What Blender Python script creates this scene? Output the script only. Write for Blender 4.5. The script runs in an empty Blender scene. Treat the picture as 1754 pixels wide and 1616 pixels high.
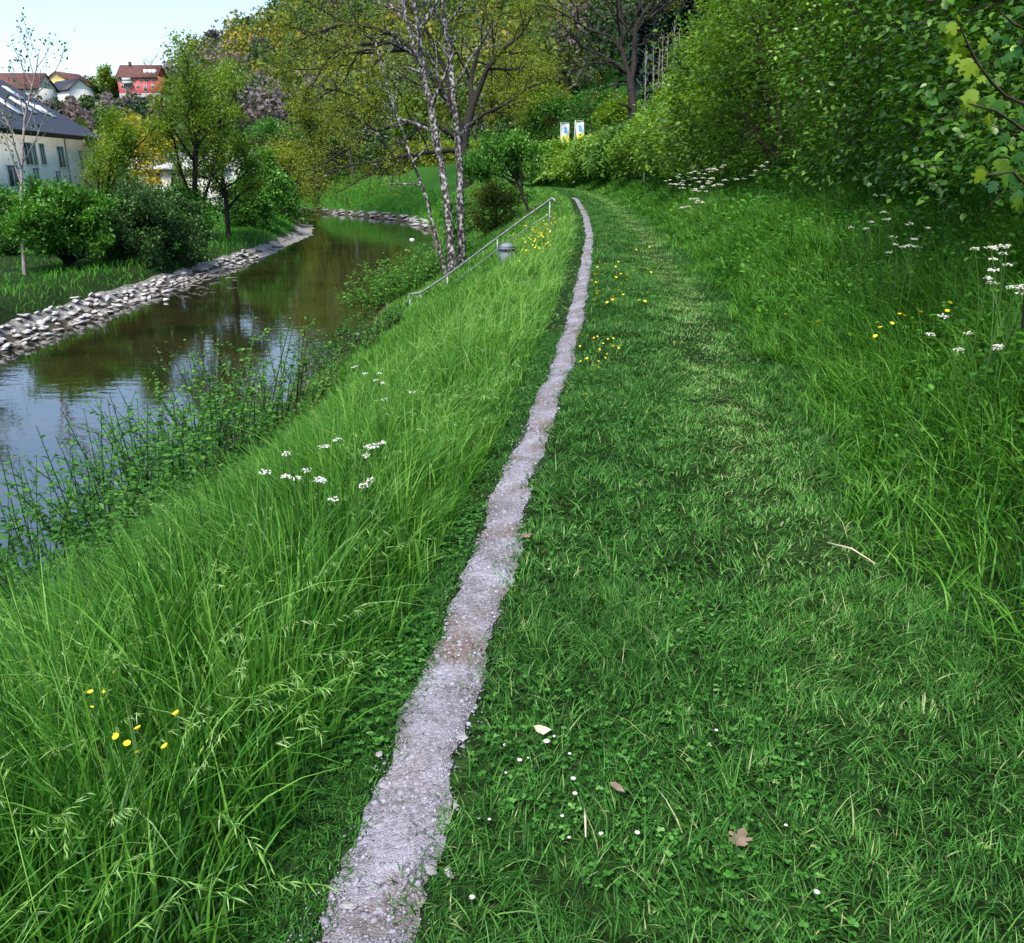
import bpy, math, random
import numpy as np
from math import radians as R, sin, cos, pi

scene = bpy.context.scene
rs = np.random.RandomState
random.seed(4)

# ------------------------------------------------------------------ camera, sky, sun, exposure
EYE = 1.6
PITCH = R(20.0)
FPX, PW, PH = 1450.0, 1754.0, 1616.0
cam_d = bpy.data.cameras.new("camera")
cam_d.sensor_fit = 'HORIZONTAL'
cam_d.sensor_width = 36.0
cam_d.lens = 36.0 * FPX / PW
cam_d.clip_start, cam_d.clip_end = 0.05, 4000.0
cam = bpy.data.objects.new("camera", cam_d)
scene.collection.objects.link(cam)
cam.location = (0, 0, EYE)
cam.rotation_euler = (pi / 2 - PITCH, 0, 0)
scene.camera = cam

SUN_EL, SUN_AZ = R(60.0), math.atan2(-0.40, -0.92)
world = bpy.data.worlds.new("World")
scene.world = world
world.use_nodes = True
wn = world.node_tree
sky = wn.nodes.new("ShaderNodeTexSky")
sky.sky_type = 'NISHITA'
sky.sun_disc = False
sky.sun_elevation = SUN_EL
sky.sun_rotation = SUN_AZ
sky.altitude = 400
sky.air_density = 1.0
sky.dust_density = 2.2
sky.ozone_density = 1.6
wn.links.new(sky.outputs[0], wn.nodes["Background"].inputs[0])
wn.nodes["Background"].inputs[1].default_value = 0.125

sun_d = bpy.data.lights.new("sun", 'SUN')
sun_d.energy = 2.6
sun_d.angle = R(16)
sun_d.color = (1.0, 0.93, 0.80)
sun = bpy.data.objects.new("sun", sun_d)
scene.collection.objects.link(sun)
sv = np.array([sin(SUN_AZ) * cos(SUN_EL), cos(SUN_AZ) * cos(SUN_EL), sin(SUN_EL)])
from mathutils import Vector
sun.rotation_euler = Vector(-sv).to_track_quat('-Z', 'Y').to_euler()

vs = scene.view_settings
vs.view_transform = 'Standard'
vs.look = 'None'
vs.exposure = 1.28
vs.gamma = 1.0
vs.use_curve_mapping = False
scene.render.engine = 'CYCLES'
cy = scene.cycles
cy.use_denoising = True
cy.max_bounces = 6
cy.diffuse_bounces = 4
cy.glossy_bounces = 3
cy.transmission_bounces = 3
cy.transparent_max_bounces = 4
cy.caustics_reflective = False
cy.caustics_refractive = False

# ------------------------------------------------------------------ pixel rays (where on the ground a thing stands)
CP, SP = cos(PITCH), sin(PITCH)
def ray(px, py):
    a = (px - PW / 2) / FPX
    b = (PH / 2 - py) / FPX
    return np.array([a, CP + b * SP, -SP + b * CP])
CAM = np.array([0, 0, EYE])
def at_t(px, py, t): return CAM + ray(px, py) * t
def at_z(px, py, z):
    d = ray(px, py); return CAM + d * ((z - EYE) / d[2])

# ------------------------------------------------------------------ terrain
WATER = -3.2
_pp = [(512, 1740, 260), (602, 1616, 205), (690, 1400, 158), (766, 1200, 130), (822, 1000, 96), (868, 870, 74), (905, 760, 58), (953, 640, 42),
       (985, 540, 32), (1003, 450, 22), (1010, 400, 15), (1003, 370, 12), (989, 343, 9)]
_pw = [at_z(a, b, 0) for a, b, c in _pp]
PY = np.array([-12.0] + [p[1] for p in _pw] + [52, 60, 68, 76, 84, 96])
PX = np.array([-2.0] + [p[0] for p in _pw] + [3.0, 2.2, 0.3, -2.6, -7, -16])
def path_x(y): return np.interp(y, PY, PX)
def path_half(y):
    return np.interp(y, [p[1] for p in _pw], [0.445 * c / FPX * (p[1] * CP + (EYE) * SP) for p, (a, b, c) in zip(_pw, _pp)])

RIV = np.array([(-10.3, -140), (-10.2, 0), (-9.7, 12), (-9.2, 22), (-9.1, 50), (-10.3, 63), (-13.5, 76), (-22, 87), (-42, 95), (-90, 102), (-400, 125)], float)
HW = 4.65
def river(x, y):
    """signed distance outside the river's edge, and side (+1 right bank)."""
    x = np.asarray(x, float); y = np.asarray(y, float)
    best = np.full(x.shape, 1e9); side = np.ones(x.shape)
    for i in range(len(RIV) - 1):
        a, b = RIV[i], RIV[i + 1]; ab = b - a
        t = np.clip(((x - a[0]) * ab[0] + (y - a[1]) * ab[1]) / (ab @ ab), 0, 1)
        dx = x - (a[0] + t * ab[0]); dy = y - (a[1] + t * ab[1])
        d = np.hypot(dx, dy)
        s = np.where(ab[0] * dy - ab[1] * dx < 0, 1.0, -1.0)
        m = d < best
        best = np.where(m, d, best); side = np.where(m, s, side)
    return best - HW, side
def sm(t): t = np.clip(t, 0, 1); return t * t * (3 - 2 * t)
def nz(x, y, f=1.0, o=0.0):
    return (np.sin(x * 1.7 * f + 1.3 * np.sin(y * 1.1 * f + o) + o) + np.sin(y * 1.9 * f + 1.7 * np.sin(x * 0.9 * f - o) + 2 * o) + np.sin((x + y) * 0.83 * f + o * 3)) / 3
RU = [-1.2, -0.7, -0.58, -0.42, -0.38, -0.34, -0.30, -0.25, -0.15, 0, 0.3, 1.2]
RZ = [18, 19, 20, 20.5, 21, 23, 27, 34, 50, 72, 95, 95]
def H(x, y):
    x = np.asarray(x, float); y = np.asarray(y, float)
    e, side = river(x, y)
    s = x - path_x(y)
    # right bank of the river
    E = np.where(y < 60, np.interp(y, [0, 3, 6, 12, 22, 60], [4.1, 4.2, 4.8, 5.5, 5.8, 6.2]), 6.4)
    zr = WATER - WATER * np.clip(e / E, 0, 1.0)
    k = np.clip((e - E + 1.4) / 2.8, 0, 1)
    zr = np.where(np.abs(e - E) < 1.4, WATER + (-WATER / E) * (e - 2.8 * k * k / 2), zr)
    zr = np.where(e > E, np.maximum(zr, -0.38 + 0.38 * np.clip((e - E) / 1.4, 0, 1)), zr)
    bank = 0.55 * sm((s - 1.8) / 1.6) + 0.7 * sm((s - 3.2) / 2.0) + 0.5 * sm((s - 5) / 8)
    zr = zr + np.where(y < 95, bank, 0.3) * np.where(s > 0, 1, 0)
    # left bank
    zl = WATER + 0.95 * sm((e + 0.25) / 1.9) + 0.35 * sm((e - 1.5) / 14)
    z = np.where(side > 0, zr, zl)
    z = np.where(e < 0, WATER - 1.0 * sm(-e / 2.2), z)
    z = z + 0.035 * nz(x, y, 1.1) * sm((np.abs(s) - 0.3) / 1.2) + 0.012 * nz(x, y, 4)
    # hills across the valley
    u = x / np.maximum(y, 30.0)
    y0 = np.interp(u, [-0.4, -0.1, 0.1, 0.4], [125, 118, 88, 60]); y1 = np.interp(u, [-0.4, 0, 0.2], [300, 290, 230])
    z = z + np.interp(u, RU, RZ) * sm((y - y0) / (y1 - y0)) * np.where(y > 30, 1, 0)
    # the side of the valley behind the photographer
    z = z + 45 * sm((-y - 60) / 220.0)
    return z
def hz(x, y): return float(H(np.array([x]), np.array([y]))[0])
def proj(x, y, z):
    d = y * CP - (z - EYE) * SP; u = y * SP + (z - EYE) * CP
    return PW / 2 + FPX * x / d, PH / 2 - FPX * u / d
def hit(px, py, up=0.0, t0=0.9, t1=400.0):
    """ground point whose 'up' metres higher point is seen at the pixel."""
    d = ray(px, py)
    t = np.geomspace(t0, t1, 700)
    g = EYE + d[2] * t - H(d[0] * t, d[1] * t) - up
    i = np.argmax(g < 0)
    if g[i] >= 0: i = len(t) - 1
    if i > 0:
        f = g[i - 1] / (g[i - 1] - g[i]); tt = t[i - 1] + f * (t[i] - t[i - 1])
    else: tt = t[0]
    p = CAM + d * tt
    return np.array([p[0], p[1], hz(p[0], p[1])])

# ------------------------------------------------------------------ object helpers
def link(o): scene.collection.objects.link(o); return o
def tag(o, label=None, cat=None, group=None, kind=None):
    if label: o["label"] = label
    if cat: o["category"] = cat
    if group: o["group"] = group
    if kind: o["kind"] = kind
    return o
def empty(name, loc, label, cat, group=None):
    o = bpy.data.objects.new(name, None); link(o)
    o.location = [float(v) for v in loc]; o.empty_display_size = 0.2
    return tag(o, label, cat, group)
def mesh(name, V, F, mat, tint=None, smooth=False):
    V = np.ascontiguousarray(V, np.float32)
    if not isinstance(F, list): F = [F]
    F = [np.asarray(f, np.int32) for f in F if len(f)]
    me = bpy.data.meshes.new(name)
    me.vertices.add(len(V)); me.vertices.foreach_set("co", V.ravel())
    idx = np.concatenate([f.ravel() for f in F]); tot = np.concatenate([np.full(len(f), f.shape[1], np.int32) for f in F])
    me.loops.add(len(idx)); me.loops.foreach_set("vertex_index", idx)
    me.polygons.add(len(tot))
    me.polygons.foreach_set("loop_start", np.concatenate([[0], np.cumsum(tot)[:-1]]).astype(np.int32))
    me.polygons.foreach_set("loop_total", tot)
    me.update(calc_edges=True)
    if smooth: me.polygons.foreach_set("use_smooth", np.ones(len(tot), bool))
    if tint is not None:
        a = me.attributes.new("tint", 'FLOAT', 'FACE'); a.data.foreach_set("value", np.ascontiguousarray(tint, np.float32))
    for m in (mat if isinstance(mat, (list, tuple)) else [mat]): me.materials.append(m)
    return me
def obj(name, V, F, mat, parent=None, tint=None, smooth=False, origin=None):
    V = np.asarray(V, float)
    if origin is not None: V = V - np.asarray(origin, float)
    elif parent is not None: V = V - np.array(parent_loc(parent))
    o = bpy.data.objects.new(name, mesh(name, V, F, mat, tint, smooth)); link(o)
    if parent is not None: o.parent = parent
    elif origin is not None: o.location = [float(v) for v in origin]
    return o
def parent_loc(p):
    l = np.array(p.location)
    while p.parent is not None: p = p.parent; l = l + np.array(p.location)
    return l
def copy_tree(o, loc, rz=0.0, sc=1.0, label=None, group=None):
    c = o.copy(); link(c); c.location = [float(v) for v in loc]; c.rotation_euler = (0, 0, rz); c.scale = (sc, sc, sc)
    if label: c["label"] = label
    if group: c["group"] = group
    for ch in o.children:
        d = ch.copy(); link(d); d.parent = c
        for g in ch.children:
            e = g.copy(); link(e); e.parent = d
    return c

class MB:
    """collects faces for one mesh"""
    def __init__(s): s.V = []; s.Q = []; s.T = []; s.n = 0
    def add(s, V, F):
        V = np.asarray(V, float); F = np.asarray(F, int)
        (s.Q if F.shape[1] == 4 else s.T).append(F + s.n); s.V.append(V); s.n += len(V); return s
    def box(s, lo, hi, rot=0.0, about=(0, 0)):
        x0, y0, z0 = lo; x1, y1, z1 = hi
        V = np.array([(x, y, z) for z in (z0, z1) for x, y in ((x0, y0), (x1, y0), (x1, y1), (x0, y1))], float)
        if rot:
            c, n = cos(rot), sin(rot); dx, dy = V[:, 0] - about[0], V[:, 1] - about[1]
            V[:, 0] = about[0] + c * dx - n * dy; V[:, 1] = about[1] + n * dx + c * dy
        return s.add(V, [(0, 3, 2, 1), (4, 5, 6, 7), (0, 1, 5, 4), (1, 2, 6, 5), (2, 3, 7, 6), (3, 0, 4, 7)])
    def tube(s, pts, rad, n=8, cap=True):
        V, F = tube(np.asarray(pts, float), np.broadcast_to(np.asarray(rad, float), (len(pts),)), n)
        if cap:
            k = len(V); V = np.vstack([V, pts[0], pts[-1]])
            T = [((i + 1) % n, i, k) for i in range(n)] + [(k - n + i, k - n + (i + 1) % n, k + 1) for i in range(n)]
            s.T.append(np.array(T) + s.n)
        return s.add(V, F)
    def build(s, name, mat, parent=None, smooth=False, origin=None):
        return obj(name, np.vstack(s.V), [np.vstack(a) for a in (s.Q, s.T) if a], mat, parent, None, smooth, origin)

def unit(v): v = np.asarray(v, float); return v / np.maximum(np.linalg.norm(v, axis=-1, keepdims=True), 1e-9)
def tube(pts, rad, n):
    t = np.gradient(pts, axis=0); t = unit(t)
    ref = np.array([0.31, 0.17, 0.93]) if abs(t[0] @ np.array([0.31, 0.17, 0.93])) < 0.93 else np.array([1.0, 0.1, 0])
    a = unit(np.cross(t, ref)); b = np.cross(t, a)
    th = np.arange(n) * 2 * pi / n
    V = pts[:, None] + rad[:, None, None] * (np.cos(th)[None, :, None] * a[:, None] + np.sin(th)[None, :, None] * b[:, None])
    k = len(pts); i = np.arange(k - 1)[:, None] * n; j = np.arange(n)[None]; j2 = (j + 1) % n
    F = np.stack([i + j, i + j2, i + n + j2, i + n + j], -1).reshape(-1, 4)
    return V.reshape(-1, 3), F
def tubes(polys, sides=(8, 6, 5, 4, 3)):
    Vs, Fs, n = [], [], 0
    for pts, rad, lev in polys:
        V, F = tube(pts, rad, sides[min(lev, len(sides) - 1)])
        Vs.append(V); Fs.append(F + n); n += len(V)
    return np.vstack(Vs), np.vstack(Fs)

# leaf outlines: along x (0..1), across y, lifted z
DIAMOND = (np.array([(0, 0, 0), (0.45, -0.30, 0.06), (1, 0, -0.05), (0.45, 0.30, 0.06)]), np.array([(0, 1, 2), (0, 2, 3)]))
LEAF = (np.array([(0, 0, 0), (0.22, -0.24, 0.07), (0.6, -0.27, 0.06), (1, 0, -0.10), (0.6, 0.27, 0.06), (0.22, 0.24, 0.07), (0.3, 0, 0.01), (0.65, 0, 0.0)]),
        np.array([(0, 1, 2, 6), (6, 2, 3, 7), (0, 6, 4, 5), (6, 7, 3, 4)]))
QUAD = (np.array([(-.5, -.5, 0), (.5, -.35, .15), (.45, .5, 0), (-.4, .4, .12)]), np.array([(0, 1, 2, 3)]))
TWIG = (np.array([(0, -.03, 0), (1, -.012, .05), (1, .012, .05), (0, .03, 0)]), np.array([(0, 1, 2, 3)]))
_ml = [(0, 0), (0.10, -0.30), (0.30, -0.42), (0.36, -0.24), (0.52, -0.50), (0.66, -0.46), (0.58, -0.18), (0.80, -0.22), (1.0, 0), (0.80, 0.22), (0.58, 0.18), (0.66, 0.46), (0.52, 0.50), (0.36, 0.24), (0.30, 0.42), (0.10, 0.30)]
MAPLE = (np.array([(0.4, 0, 0)] + [(a, b, -0.22 * b * b - 0.10 * a * a) for a, b in _ml]), np.array([(0, i + 1, (i + 1) % 16 + 1) for i in range(16)]))
ROUND = (np.array([(0, 0, 0), (0.35, -0.42, 0.08), (0.85, -0.36, 0.05), (1, 0, 0), (0.85, 0.36, 0.05), (0.35, 0.42, 0.08)]), np.array([(0, 1, 2, 3), (0, 3, 4, 5)]))
def scat(tpl, pos, axis, nrm, size, wide=1.0):
    T, F = tpl; N = len(pos)
    a = unit(axis); b = unit(np.cross(nrm, a)); c = np.cross(a, b)
    size = np.broadcast_to(np.asarray(size, float), (N,))[:, None, None]; wide = np.broadcast_to(np.asarray(wide, float), (N,))[:, None, None]
    V = pos[:, None] + size * (T[None, :, 0:1] * a[:, None] + wide * T[None, :, 1:2] * b[:, None] + T[None, :, 2:3] * c[:, None])
    Fa = (F[None] + (np.arange(N) * len(T))[:, None, None]).reshape(-1, F.shape[1])
    return V.reshape(-1, 3), Fa
def join(parts):
    """[(V,F,tint)] with equal face sizes kept apart -> V, [F..], tint"""
    n = 0; Vs = []; by = {}
    for V, F, t in parts:
        if len(V) == 0: continue
        by.setdefault(F.shape[1], []).append((F + n, t)); Vs.append(V); n += len(V)
    Fs, ts = [], []
    for k in by: Fs.append(np.vstack([f for f, t in by[k]])); ts.append(np.concatenate([t for f, t in by[k]]))
    return np.vstack(Vs), Fs, np.concatenate(ts)
def rnd_dir(r, n): return unit(r.normal(size=(n, 3)))

# ------------------------------------------------------------------ materials
def mat_new(name):
    m = bpy.data.materials.new(name); m.use_nodes = True
    nt = m.node_tree; p = nt.nodes["Principled BSDF"]
    return m, nt, p
def ramp(nt, cols, pos=None):
    r = nt.nodes.new("ShaderNodeValToRGB"); e = r.color_ramp.elements
    pos = pos or [i / (len(cols) - 1) for i in range(len(cols))]
    while len(e) < len(cols): e.new(0.5)
    for i, (c, q) in enumerate(zip(cols, pos)): e[i].position = q; e[i].color = (*c, 1)
    return r
def fol(name, cols, trans=0.30, rough=0.45, spec=0.35):
    m, nt, p = mat_new(name)
    at = nt.nodes.new("ShaderNodeAttribute"); at.attribute_name = "tint"
    r = ramp(nt, cols); nt.links.new(at.outputs["Fac"], r.inputs[0])
    nt.links.new(r.outputs[0], p.inputs["Base Color"])
    p.inputs["Roughness"].default_value = rough; p.inputs["Specular IOR Level"].default_value = spec
    tr = nt.nodes.new("ShaderNodeBsdfTranslucent")
    mx = nt.nodes.new("ShaderNodeMix"); mx.data_type = 'RGBA'; mx.blend_type = 'MULTIPLY'; mx.inputs[0].default_value = 1
    nt.links.new(r.outputs[0], mx.inputs[6]); mx.inputs[7].default_value = (1.5, 1.35, 0.6, 1)
    nt.links.new(mx.outputs[2], tr.inputs["Color"])
    ms = nt.nodes.new("ShaderNodeMixShader"); ms.inputs[0].default_value = trans
    nt.links.new(p.outputs[0], ms.inputs[1]); nt.links.new(tr.outputs[0], ms.inputs[2])
    nt.links.new(ms.outputs[0], nt.nodes["Material Output"].inputs["Surface"])
    return m
def solid(name, cols, scale=6.0, rough=0.8, spec=0.3, bump=0.0, detail=5.0, metal=0.0, stretch=None, pos=None):
    m, nt, p = mat_new(name)
    tc = nt.nodes.new("ShaderNodeTexCoord"); mp = nt.nodes.new("ShaderNodeMapping")
    if stretch: mp.inputs["Scale"].default_value = stretch
    n = nt.nodes.new("ShaderNodeTexNoise"); n.inputs["Scale"].default_value = scale; n.inputs["Detail"].default_value = detail
    nt.links.new(tc.outputs["Object"], mp.inputs[0]); nt.links.new(mp.outputs[0], n.inputs["Vector"])
    r = ramp(nt, cols, pos or [0.3 + 0.4 * i / max(1, len(cols) - 1) for i in range(len(cols))])
    nt.links.new(n.outputs["Fac"], r.inputs[0]); nt.links.new(r.outputs[0], p.inputs["Base Color"])
    p.inputs["Roughness"].default_value = rough; p.inputs["Specular IOR Level"].default_value = spec; p.inputs["Metallic"].default_value = metal
    if bump:
        b = nt.nodes.new("ShaderNodeBump"); b.inputs["Strength"].default_value = bump; b.inputs["Distance"].default_value = 0.03
        nt.links.new(n.outputs["Fac"], b.inputs["Height"]); nt.links.new(b.outputs[0], p.inputs["Normal"])
    return m

M = {}
M['turf'] = fol("turf_blades", [(0.008, 0.038, 0.006), (0.021, 0.098, 0.012), (0.050, 0.185, 0.024), (0.13, 0.32, 0.070), (0.34, 0.39, 0.18)], 0.25, 0.55, 0.18)
M['meadow'] = fol("meadow_blades", [(0.016, 0.075, 0.010), (0.040, 0.165, 0.018), (0.095, 0.28, 0.028), (0.21, 0.43, 0.075), (0.42, 0.56, 0.32)], 0.33, 0.5, 0.25)
M['bank'] = fol("bank_blades", [(0.008, 0.045, 0.006), (0.030, 0.135, 0.013), (0.078, 0.25, 0.024), (0.16, 0.37, 0.050), (0.30, 0.46, 0.16)], 0.30, 0.5, 0.22)
M['far_grass'] = fol("rough_grass", [(0.018, 0.095, 0.008), (0.040, 0.20, 0.012), (0.075, 0.28, 0.02), (0.13, 0.33, 0.04)], 0.3, 0.6, 0.15)
M['hedge'] = fol("hedge_leaves", [(0.020, 0.070, 0.007), (0.048, 0.15, 0.011), (0.095, 0.24, 0.018), (0.19, 0.36, 0.030)], 0.27, 0.36, 0.5)
M['hedge_yellow'] = fol("young_hedge_leaves", [(0.040, 0.105, 0.010), (0.085, 0.20, 0.016), (0.14, 0.28, 0.022), (0.23, 0.38, 0.04)], 0.35, 0.45)
M['maple'] = fol("maple_leaves", [(0.014, 0.075, 0.022), (0.035, 0.12, 0.02), (0.11, 0.20, 0.012), (0.16, 0.25, 0.014)], 0.35, 0.55, 0.15)
M['bush'] = fol("bush_leaves", [(0.016, 0.070, 0.008), (0.038, 0.150, 0.014), (0.070, 0.23, 0.020), (0.13, 0.31, 0.035)], 0.3)
M['dark_leaf'] = fol("dark_leaves", [(0.010, 0.034, 0.008), (0.022, 0.070, 0.014), (0.042, 0.115, 0.022), (0.08, 0.17, 0.035)], 0.25)
M['olive'] = fol("olive_leaves", [(0.080, 0.12, 0.010), (0.14, 0.20, 0.014), (0.20, 0.27, 0.020), (0.29, 0.35, 0.035)], 0.42)
M['spring'] = fol("spring_leaves", [(0.060, 0.13, 0.010), (0.11, 0.21, 0.014), (0.165, 0.28, 0.02), (0.24, 0.36, 0.03)], 0.42)
M['yellow_leaf'] = fol("yellow_leaves", [(0.20, 0.20, 0.015), (0.35, 0.32, 0.02), (0.50, 0.44, 0.03)], 0.35)
M['wood_far'] = fol("hill_wood", [(0.030, 0.055, 0.038), (0.050, 0.105, 0.038), (0.085, 0.15, 0.032), (0.19, 0.22, 0.035), (0.34, 0.26, 0.06), (0.14, 0.12, 0.13), (0.20, 0.17, 0.19)], 0.25, 0.7, 0.1)  # the gold stop stands in for sunlight on the hilltop crowns
M['conifer'] = fol("conifer_needles", [(0.012, 0.024, 0.026), (0.020, 0.042, 0.036), (0.030, 0.060, 0.045)], 0.1, 0.7, 0.1)
M['bare'] = fol("bare_twigs", [(0.060, 0.055, 0.065), (0.10, 0.09, 0.10), (0.15, 0.13, 0.13)], 0.1, 0.8, 0.1)
M['blossom'] = fol("white_blossom", [(0.45, 0.47, 0.42), (0.65, 0.66, 0.62), (0.8, 0.8, 0.78)], 0.3, 0.6)
M['petal'] = fol("white_petals", [(0.62, 0.64, 0.66), (0.8, 0.8, 0.8)], 0.25, 0.6)
M['yellow'] = fol("yellow_petals", [(0.74, 0.58, 0.02), (0.82, 0.72, 0.05)], 0.2, 0.4)
M['stem'] = fol("flower_stems", [(0.035, 0.10, 0.02), (0.08, 0.19, 0.04)], 0.15)
M['bark'] = solid("dark_bark", [(0.008, 0.007, 0.007), (0.022, 0.019, 0.017), (0.050, 0.045, 0.040)], 9, 0.9, 0.2, 0.6, stretch=(3, 3, 0.7))
M['bark_pale'] = solid("pale_bark", [(0.08, 0.075, 0.07), (0.20, 0.18, 0.17), (0.34, 0.32, 0.32)], 10, 0.85, 0.2, 0.4, stretch=(2, 2, 1))
M['birch'] = solid("lichen_bark", [(0.018, 0.016, 0.015), (0.07, 0.065, 0.06), (0.20, 0.195, 0.20), (0.42, 0.42, 0.44)], 7, 0.85, 0.2, 0.5, detail=8, stretch=(1.6, 1.6, 1.1), pos=[0.42, 0.50, 0.57, 0.70])
M['twig'] = solid("brown_twigs", [(0.035, 0.025, 0.018), (0.09, 0.065, 0.045)], 8, 0.9)
M['stone'] = solid("riprap_stone", [(0.16, 0.155, 0.15), (0.36, 0.35, 0.36), (0.55, 0.54, 0.56)], 4, 0.85, 0.25, 0.5)
M['stone_dark'] = solid("far_stone", [(0.14, 0.135, 0.15), (0.28, 0.27, 0.29), (0.42, 0.41, 0.43)], 3, 0.85, 0.25, 0.5)
M['mud'] = solid("river_mud", [(0.06, 0.056, 0.05), (0.19, 0.185, 0.175), (0.36, 0.35, 0.34)], 6.0, 0.8, 0.3, 0.6)
M['steel'] = solid("galvanised_steel", [(0.12, 0.14, 0.14), (0.22, 0.25, 0.245), (0.32, 0.35, 0.34)], 14, 0.5, 0.5, 0.1, metal=0.35)
M['bin'] = solid("grey_bin_plastic", [(0.13, 0.155, 0.19), (0.19, 0.225, 0.265)], 5, 0.45, 0.4)
M['bin_dark'] = solid("dark_bin_plastic", [(0.012, 0.014, 0.018), (0.03, 0.032, 0.036)], 6, 0.5, 0.4)
M['render_white'] = solid("white_render", [(0.56, 0.57, 0.55), (0.68, 0.69, 0.66), (0.74, 0.75, 0.72)], 0.7, 0.9, 0.1)
M['render_red'] = solid("red_render", [(0.50, 0.085, 0.10), (0.58, 0.115, 0.13)], 0.5, 0.9, 0.1)
M['render_yellow'] = solid("ochre_render", [(0.48, 0.36, 0.15), (0.58, 0.45, 0.20)], 0.5, 0.9, 0.1)
M['slate'] = solid("slate_roof", [(0.010, 0.011, 0.018), (0.018, 0.020, 0.032), (0.032, 0.034, 0.05)], 3.0, 0.6, 0.4, 0.4, stretch=(1, 1, 4))
M['tile'] = solid("brown_tile_roof", [(0.075, 0.035, 0.032), (0.13, 0.062, 0.055)], 1.2, 0.8, 0.2, 0.3)
M['grey_roof'] = solid("grey_sheet_roof", [(0.30, 0.32, 0.35), (0.45, 0.47, 0.50)], 0.6, 0.6, 0.3)
M['glass'] = solid("window_glass", [(0.03, 0.04, 0.045), (0.06, 0.08, 0.09)], 0.8, 0.08, 0.6)
M['skylight'] = solid("skylight_glass", [(0.62, 0.66, 0.70), (0.78, 0.80, 0.84)], 0.6, 0.15, 0.6)
M['frame'] = solid("white_window_frame", [(0.66, 0.66, 0.64), (0.78, 0.78, 0.76)], 3, 0.6)
M['timber'] = solid("dark_timber", [(0.02, 0.016, 0.014), (0.05, 0.04, 0.034)], 3, 0.8)
M['asphalt'] = solid("asphalt", [(0.13, 0.135, 0.16), (0.20, 0.205, 0.23)], 5, 0.9)
M['flag_white'] = solid("flag_white_cloth", [(0.58, 0.58, 0.55), (0.66, 0.66, 0.64)], 2, 0.8)
M['flag_blue'] = solid("flag_blue_print", [(0.03, 0.24, 0.52), (0.05, 0.32, 0.62)], 6, 0.8)
M['flag_yellow'] = solid("flag_yellow_print", [(0.78, 0.72, 0.12), (0.85, 0.80, 0.22)], 3, 0.8)
M['pole'] = solid("pale_pole", [(0.45, 0.46, 0.47), (0.6, 0.6, 0.6)], 8, 0.5)
M['dead_leaf'] = solid("dead_leaf", [(0.10, 0.075, 0.05), (0.22, 0.17, 0.12)], 30, 0.8)
M['straw'] = solid("dry_straw", [(0.42, 0.36, 0.24), (0.62, 0.55, 0.42)], 20, 0.7)
M['white'] = solid("white_plastic", [(0.75, 0.75, 0.75), (0.82, 0.82, 0.82)], 8, 0.4)
M['pebble'] = fol("pebbles", [(0.11, 0.105, 0.13), (0.22, 0.21, 0.26), (0.26, 0.255, 0.31), (0.33, 0.33, 0.40)], 0.0, 0.75, 0.3)

def ground_mat():
    m, nt, p = mat_new("soil_and_grass")
    g = nt.nodes.new("ShaderNodeNewGeometry")
    n1 = nt.nodes.new("ShaderNodeTexNoise"); n1.inputs["Scale"].default_value = 0.9; n1.inputs["Detail"].default_value = 8
    n2 = nt.nodes.new("ShaderNodeTexNoise"); n2.inputs["Scale"].default_value = 22; n2.inputs["Detail"].default_value = 6
    for n in (n1, n2): nt.links.new(g.outputs["Position"], n.inputs["Vector"])
    r1 = ramp(nt, [(0.010, 0.026, 0.007), (0.018, 0.045, 0.010), (0.030, 0.065, 0.014)], [0.3, 0.5, 0.7])
    r2 = ramp(nt, [(0.030, 0.025, 0.016), (0.30, 0.30, 0.30), (1, 1, 1)], [0.34, 0.46, 0.60])
    nt.links.new(n1.outputs["Fac"], r1.inputs[0]); nt.links.new(n2.outputs["Fac"], r2.inputs[0])
    mx = nt.nodes.new("ShaderNodeMix"); mx.data_type = 'RGBA'; mx.blend_type = 'MULTIPLY'; mx.inputs[0].default_value = 0.8
    nt.links.new(r1.outputs[0], mx.inputs[6]); nt.links.new(r2.outputs[0], mx.inputs[7])
    # dull brown earth below the water line and in a strip at the edge
    sp = nt.nodes.new("ShaderNodeSeparateXYZ"); nt.links.new(g.outputs["Position"], sp.inputs[0])
    mr = nt.nodes.new("ShaderNodeMapRange"); mr.inputs[1].default_value = WATER + 0.10; mr.inputs[2].default_value = WATER + 0.55
    nt.links.new(sp.outputs["Z"], mr.inputs[0])
    m2 = nt.nodes.new("ShaderNodeMix"); m2.data_type = 'RGBA'
    nt.links.new(mr.outputs[0], m2.inputs[0]); m2.inputs[6].default_value = (0.065, 0.055, 0.042, 1)
    m3 = nt.nodes.new('ShaderNodeMix'); m3.data_type = 'RGBA'; m3.inputs[7].default_value = (0.026, 0.095, 0.012, 1)
    fr = nt.nodes.new('ShaderNodeMapRange'); fr.inputs[1].default_value = 40; fr.inputs[2].default_value = 62; nt.links.new(sp.outputs['Y'], fr.inputs[0])
    nt.links.new(fr.outputs[0], m3.inputs[0]); nt.links.new(mx.outputs[2], m3.inputs[6]); nt.links.new(m3.outputs[2], m2.inputs[7]); nt.links.new(m2.outputs[2], p.inputs["Base Color"])
    b = nt.nodes.new("ShaderNodeBump"); b.inputs["Distance"].default_value = 0.04; b.inputs["Strength"].default_value = 0.6
    nt.links.new(n2.outputs["Fac"], b.inputs["Height"]); nt.links.new(b.outputs[0], p.inputs["Normal"])
    p.inputs["Roughness"].default_value = 0.95; p.inputs["Specular IOR Level"].default_value = 0.1
    return m
M['ground'] = ground_mat()
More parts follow.
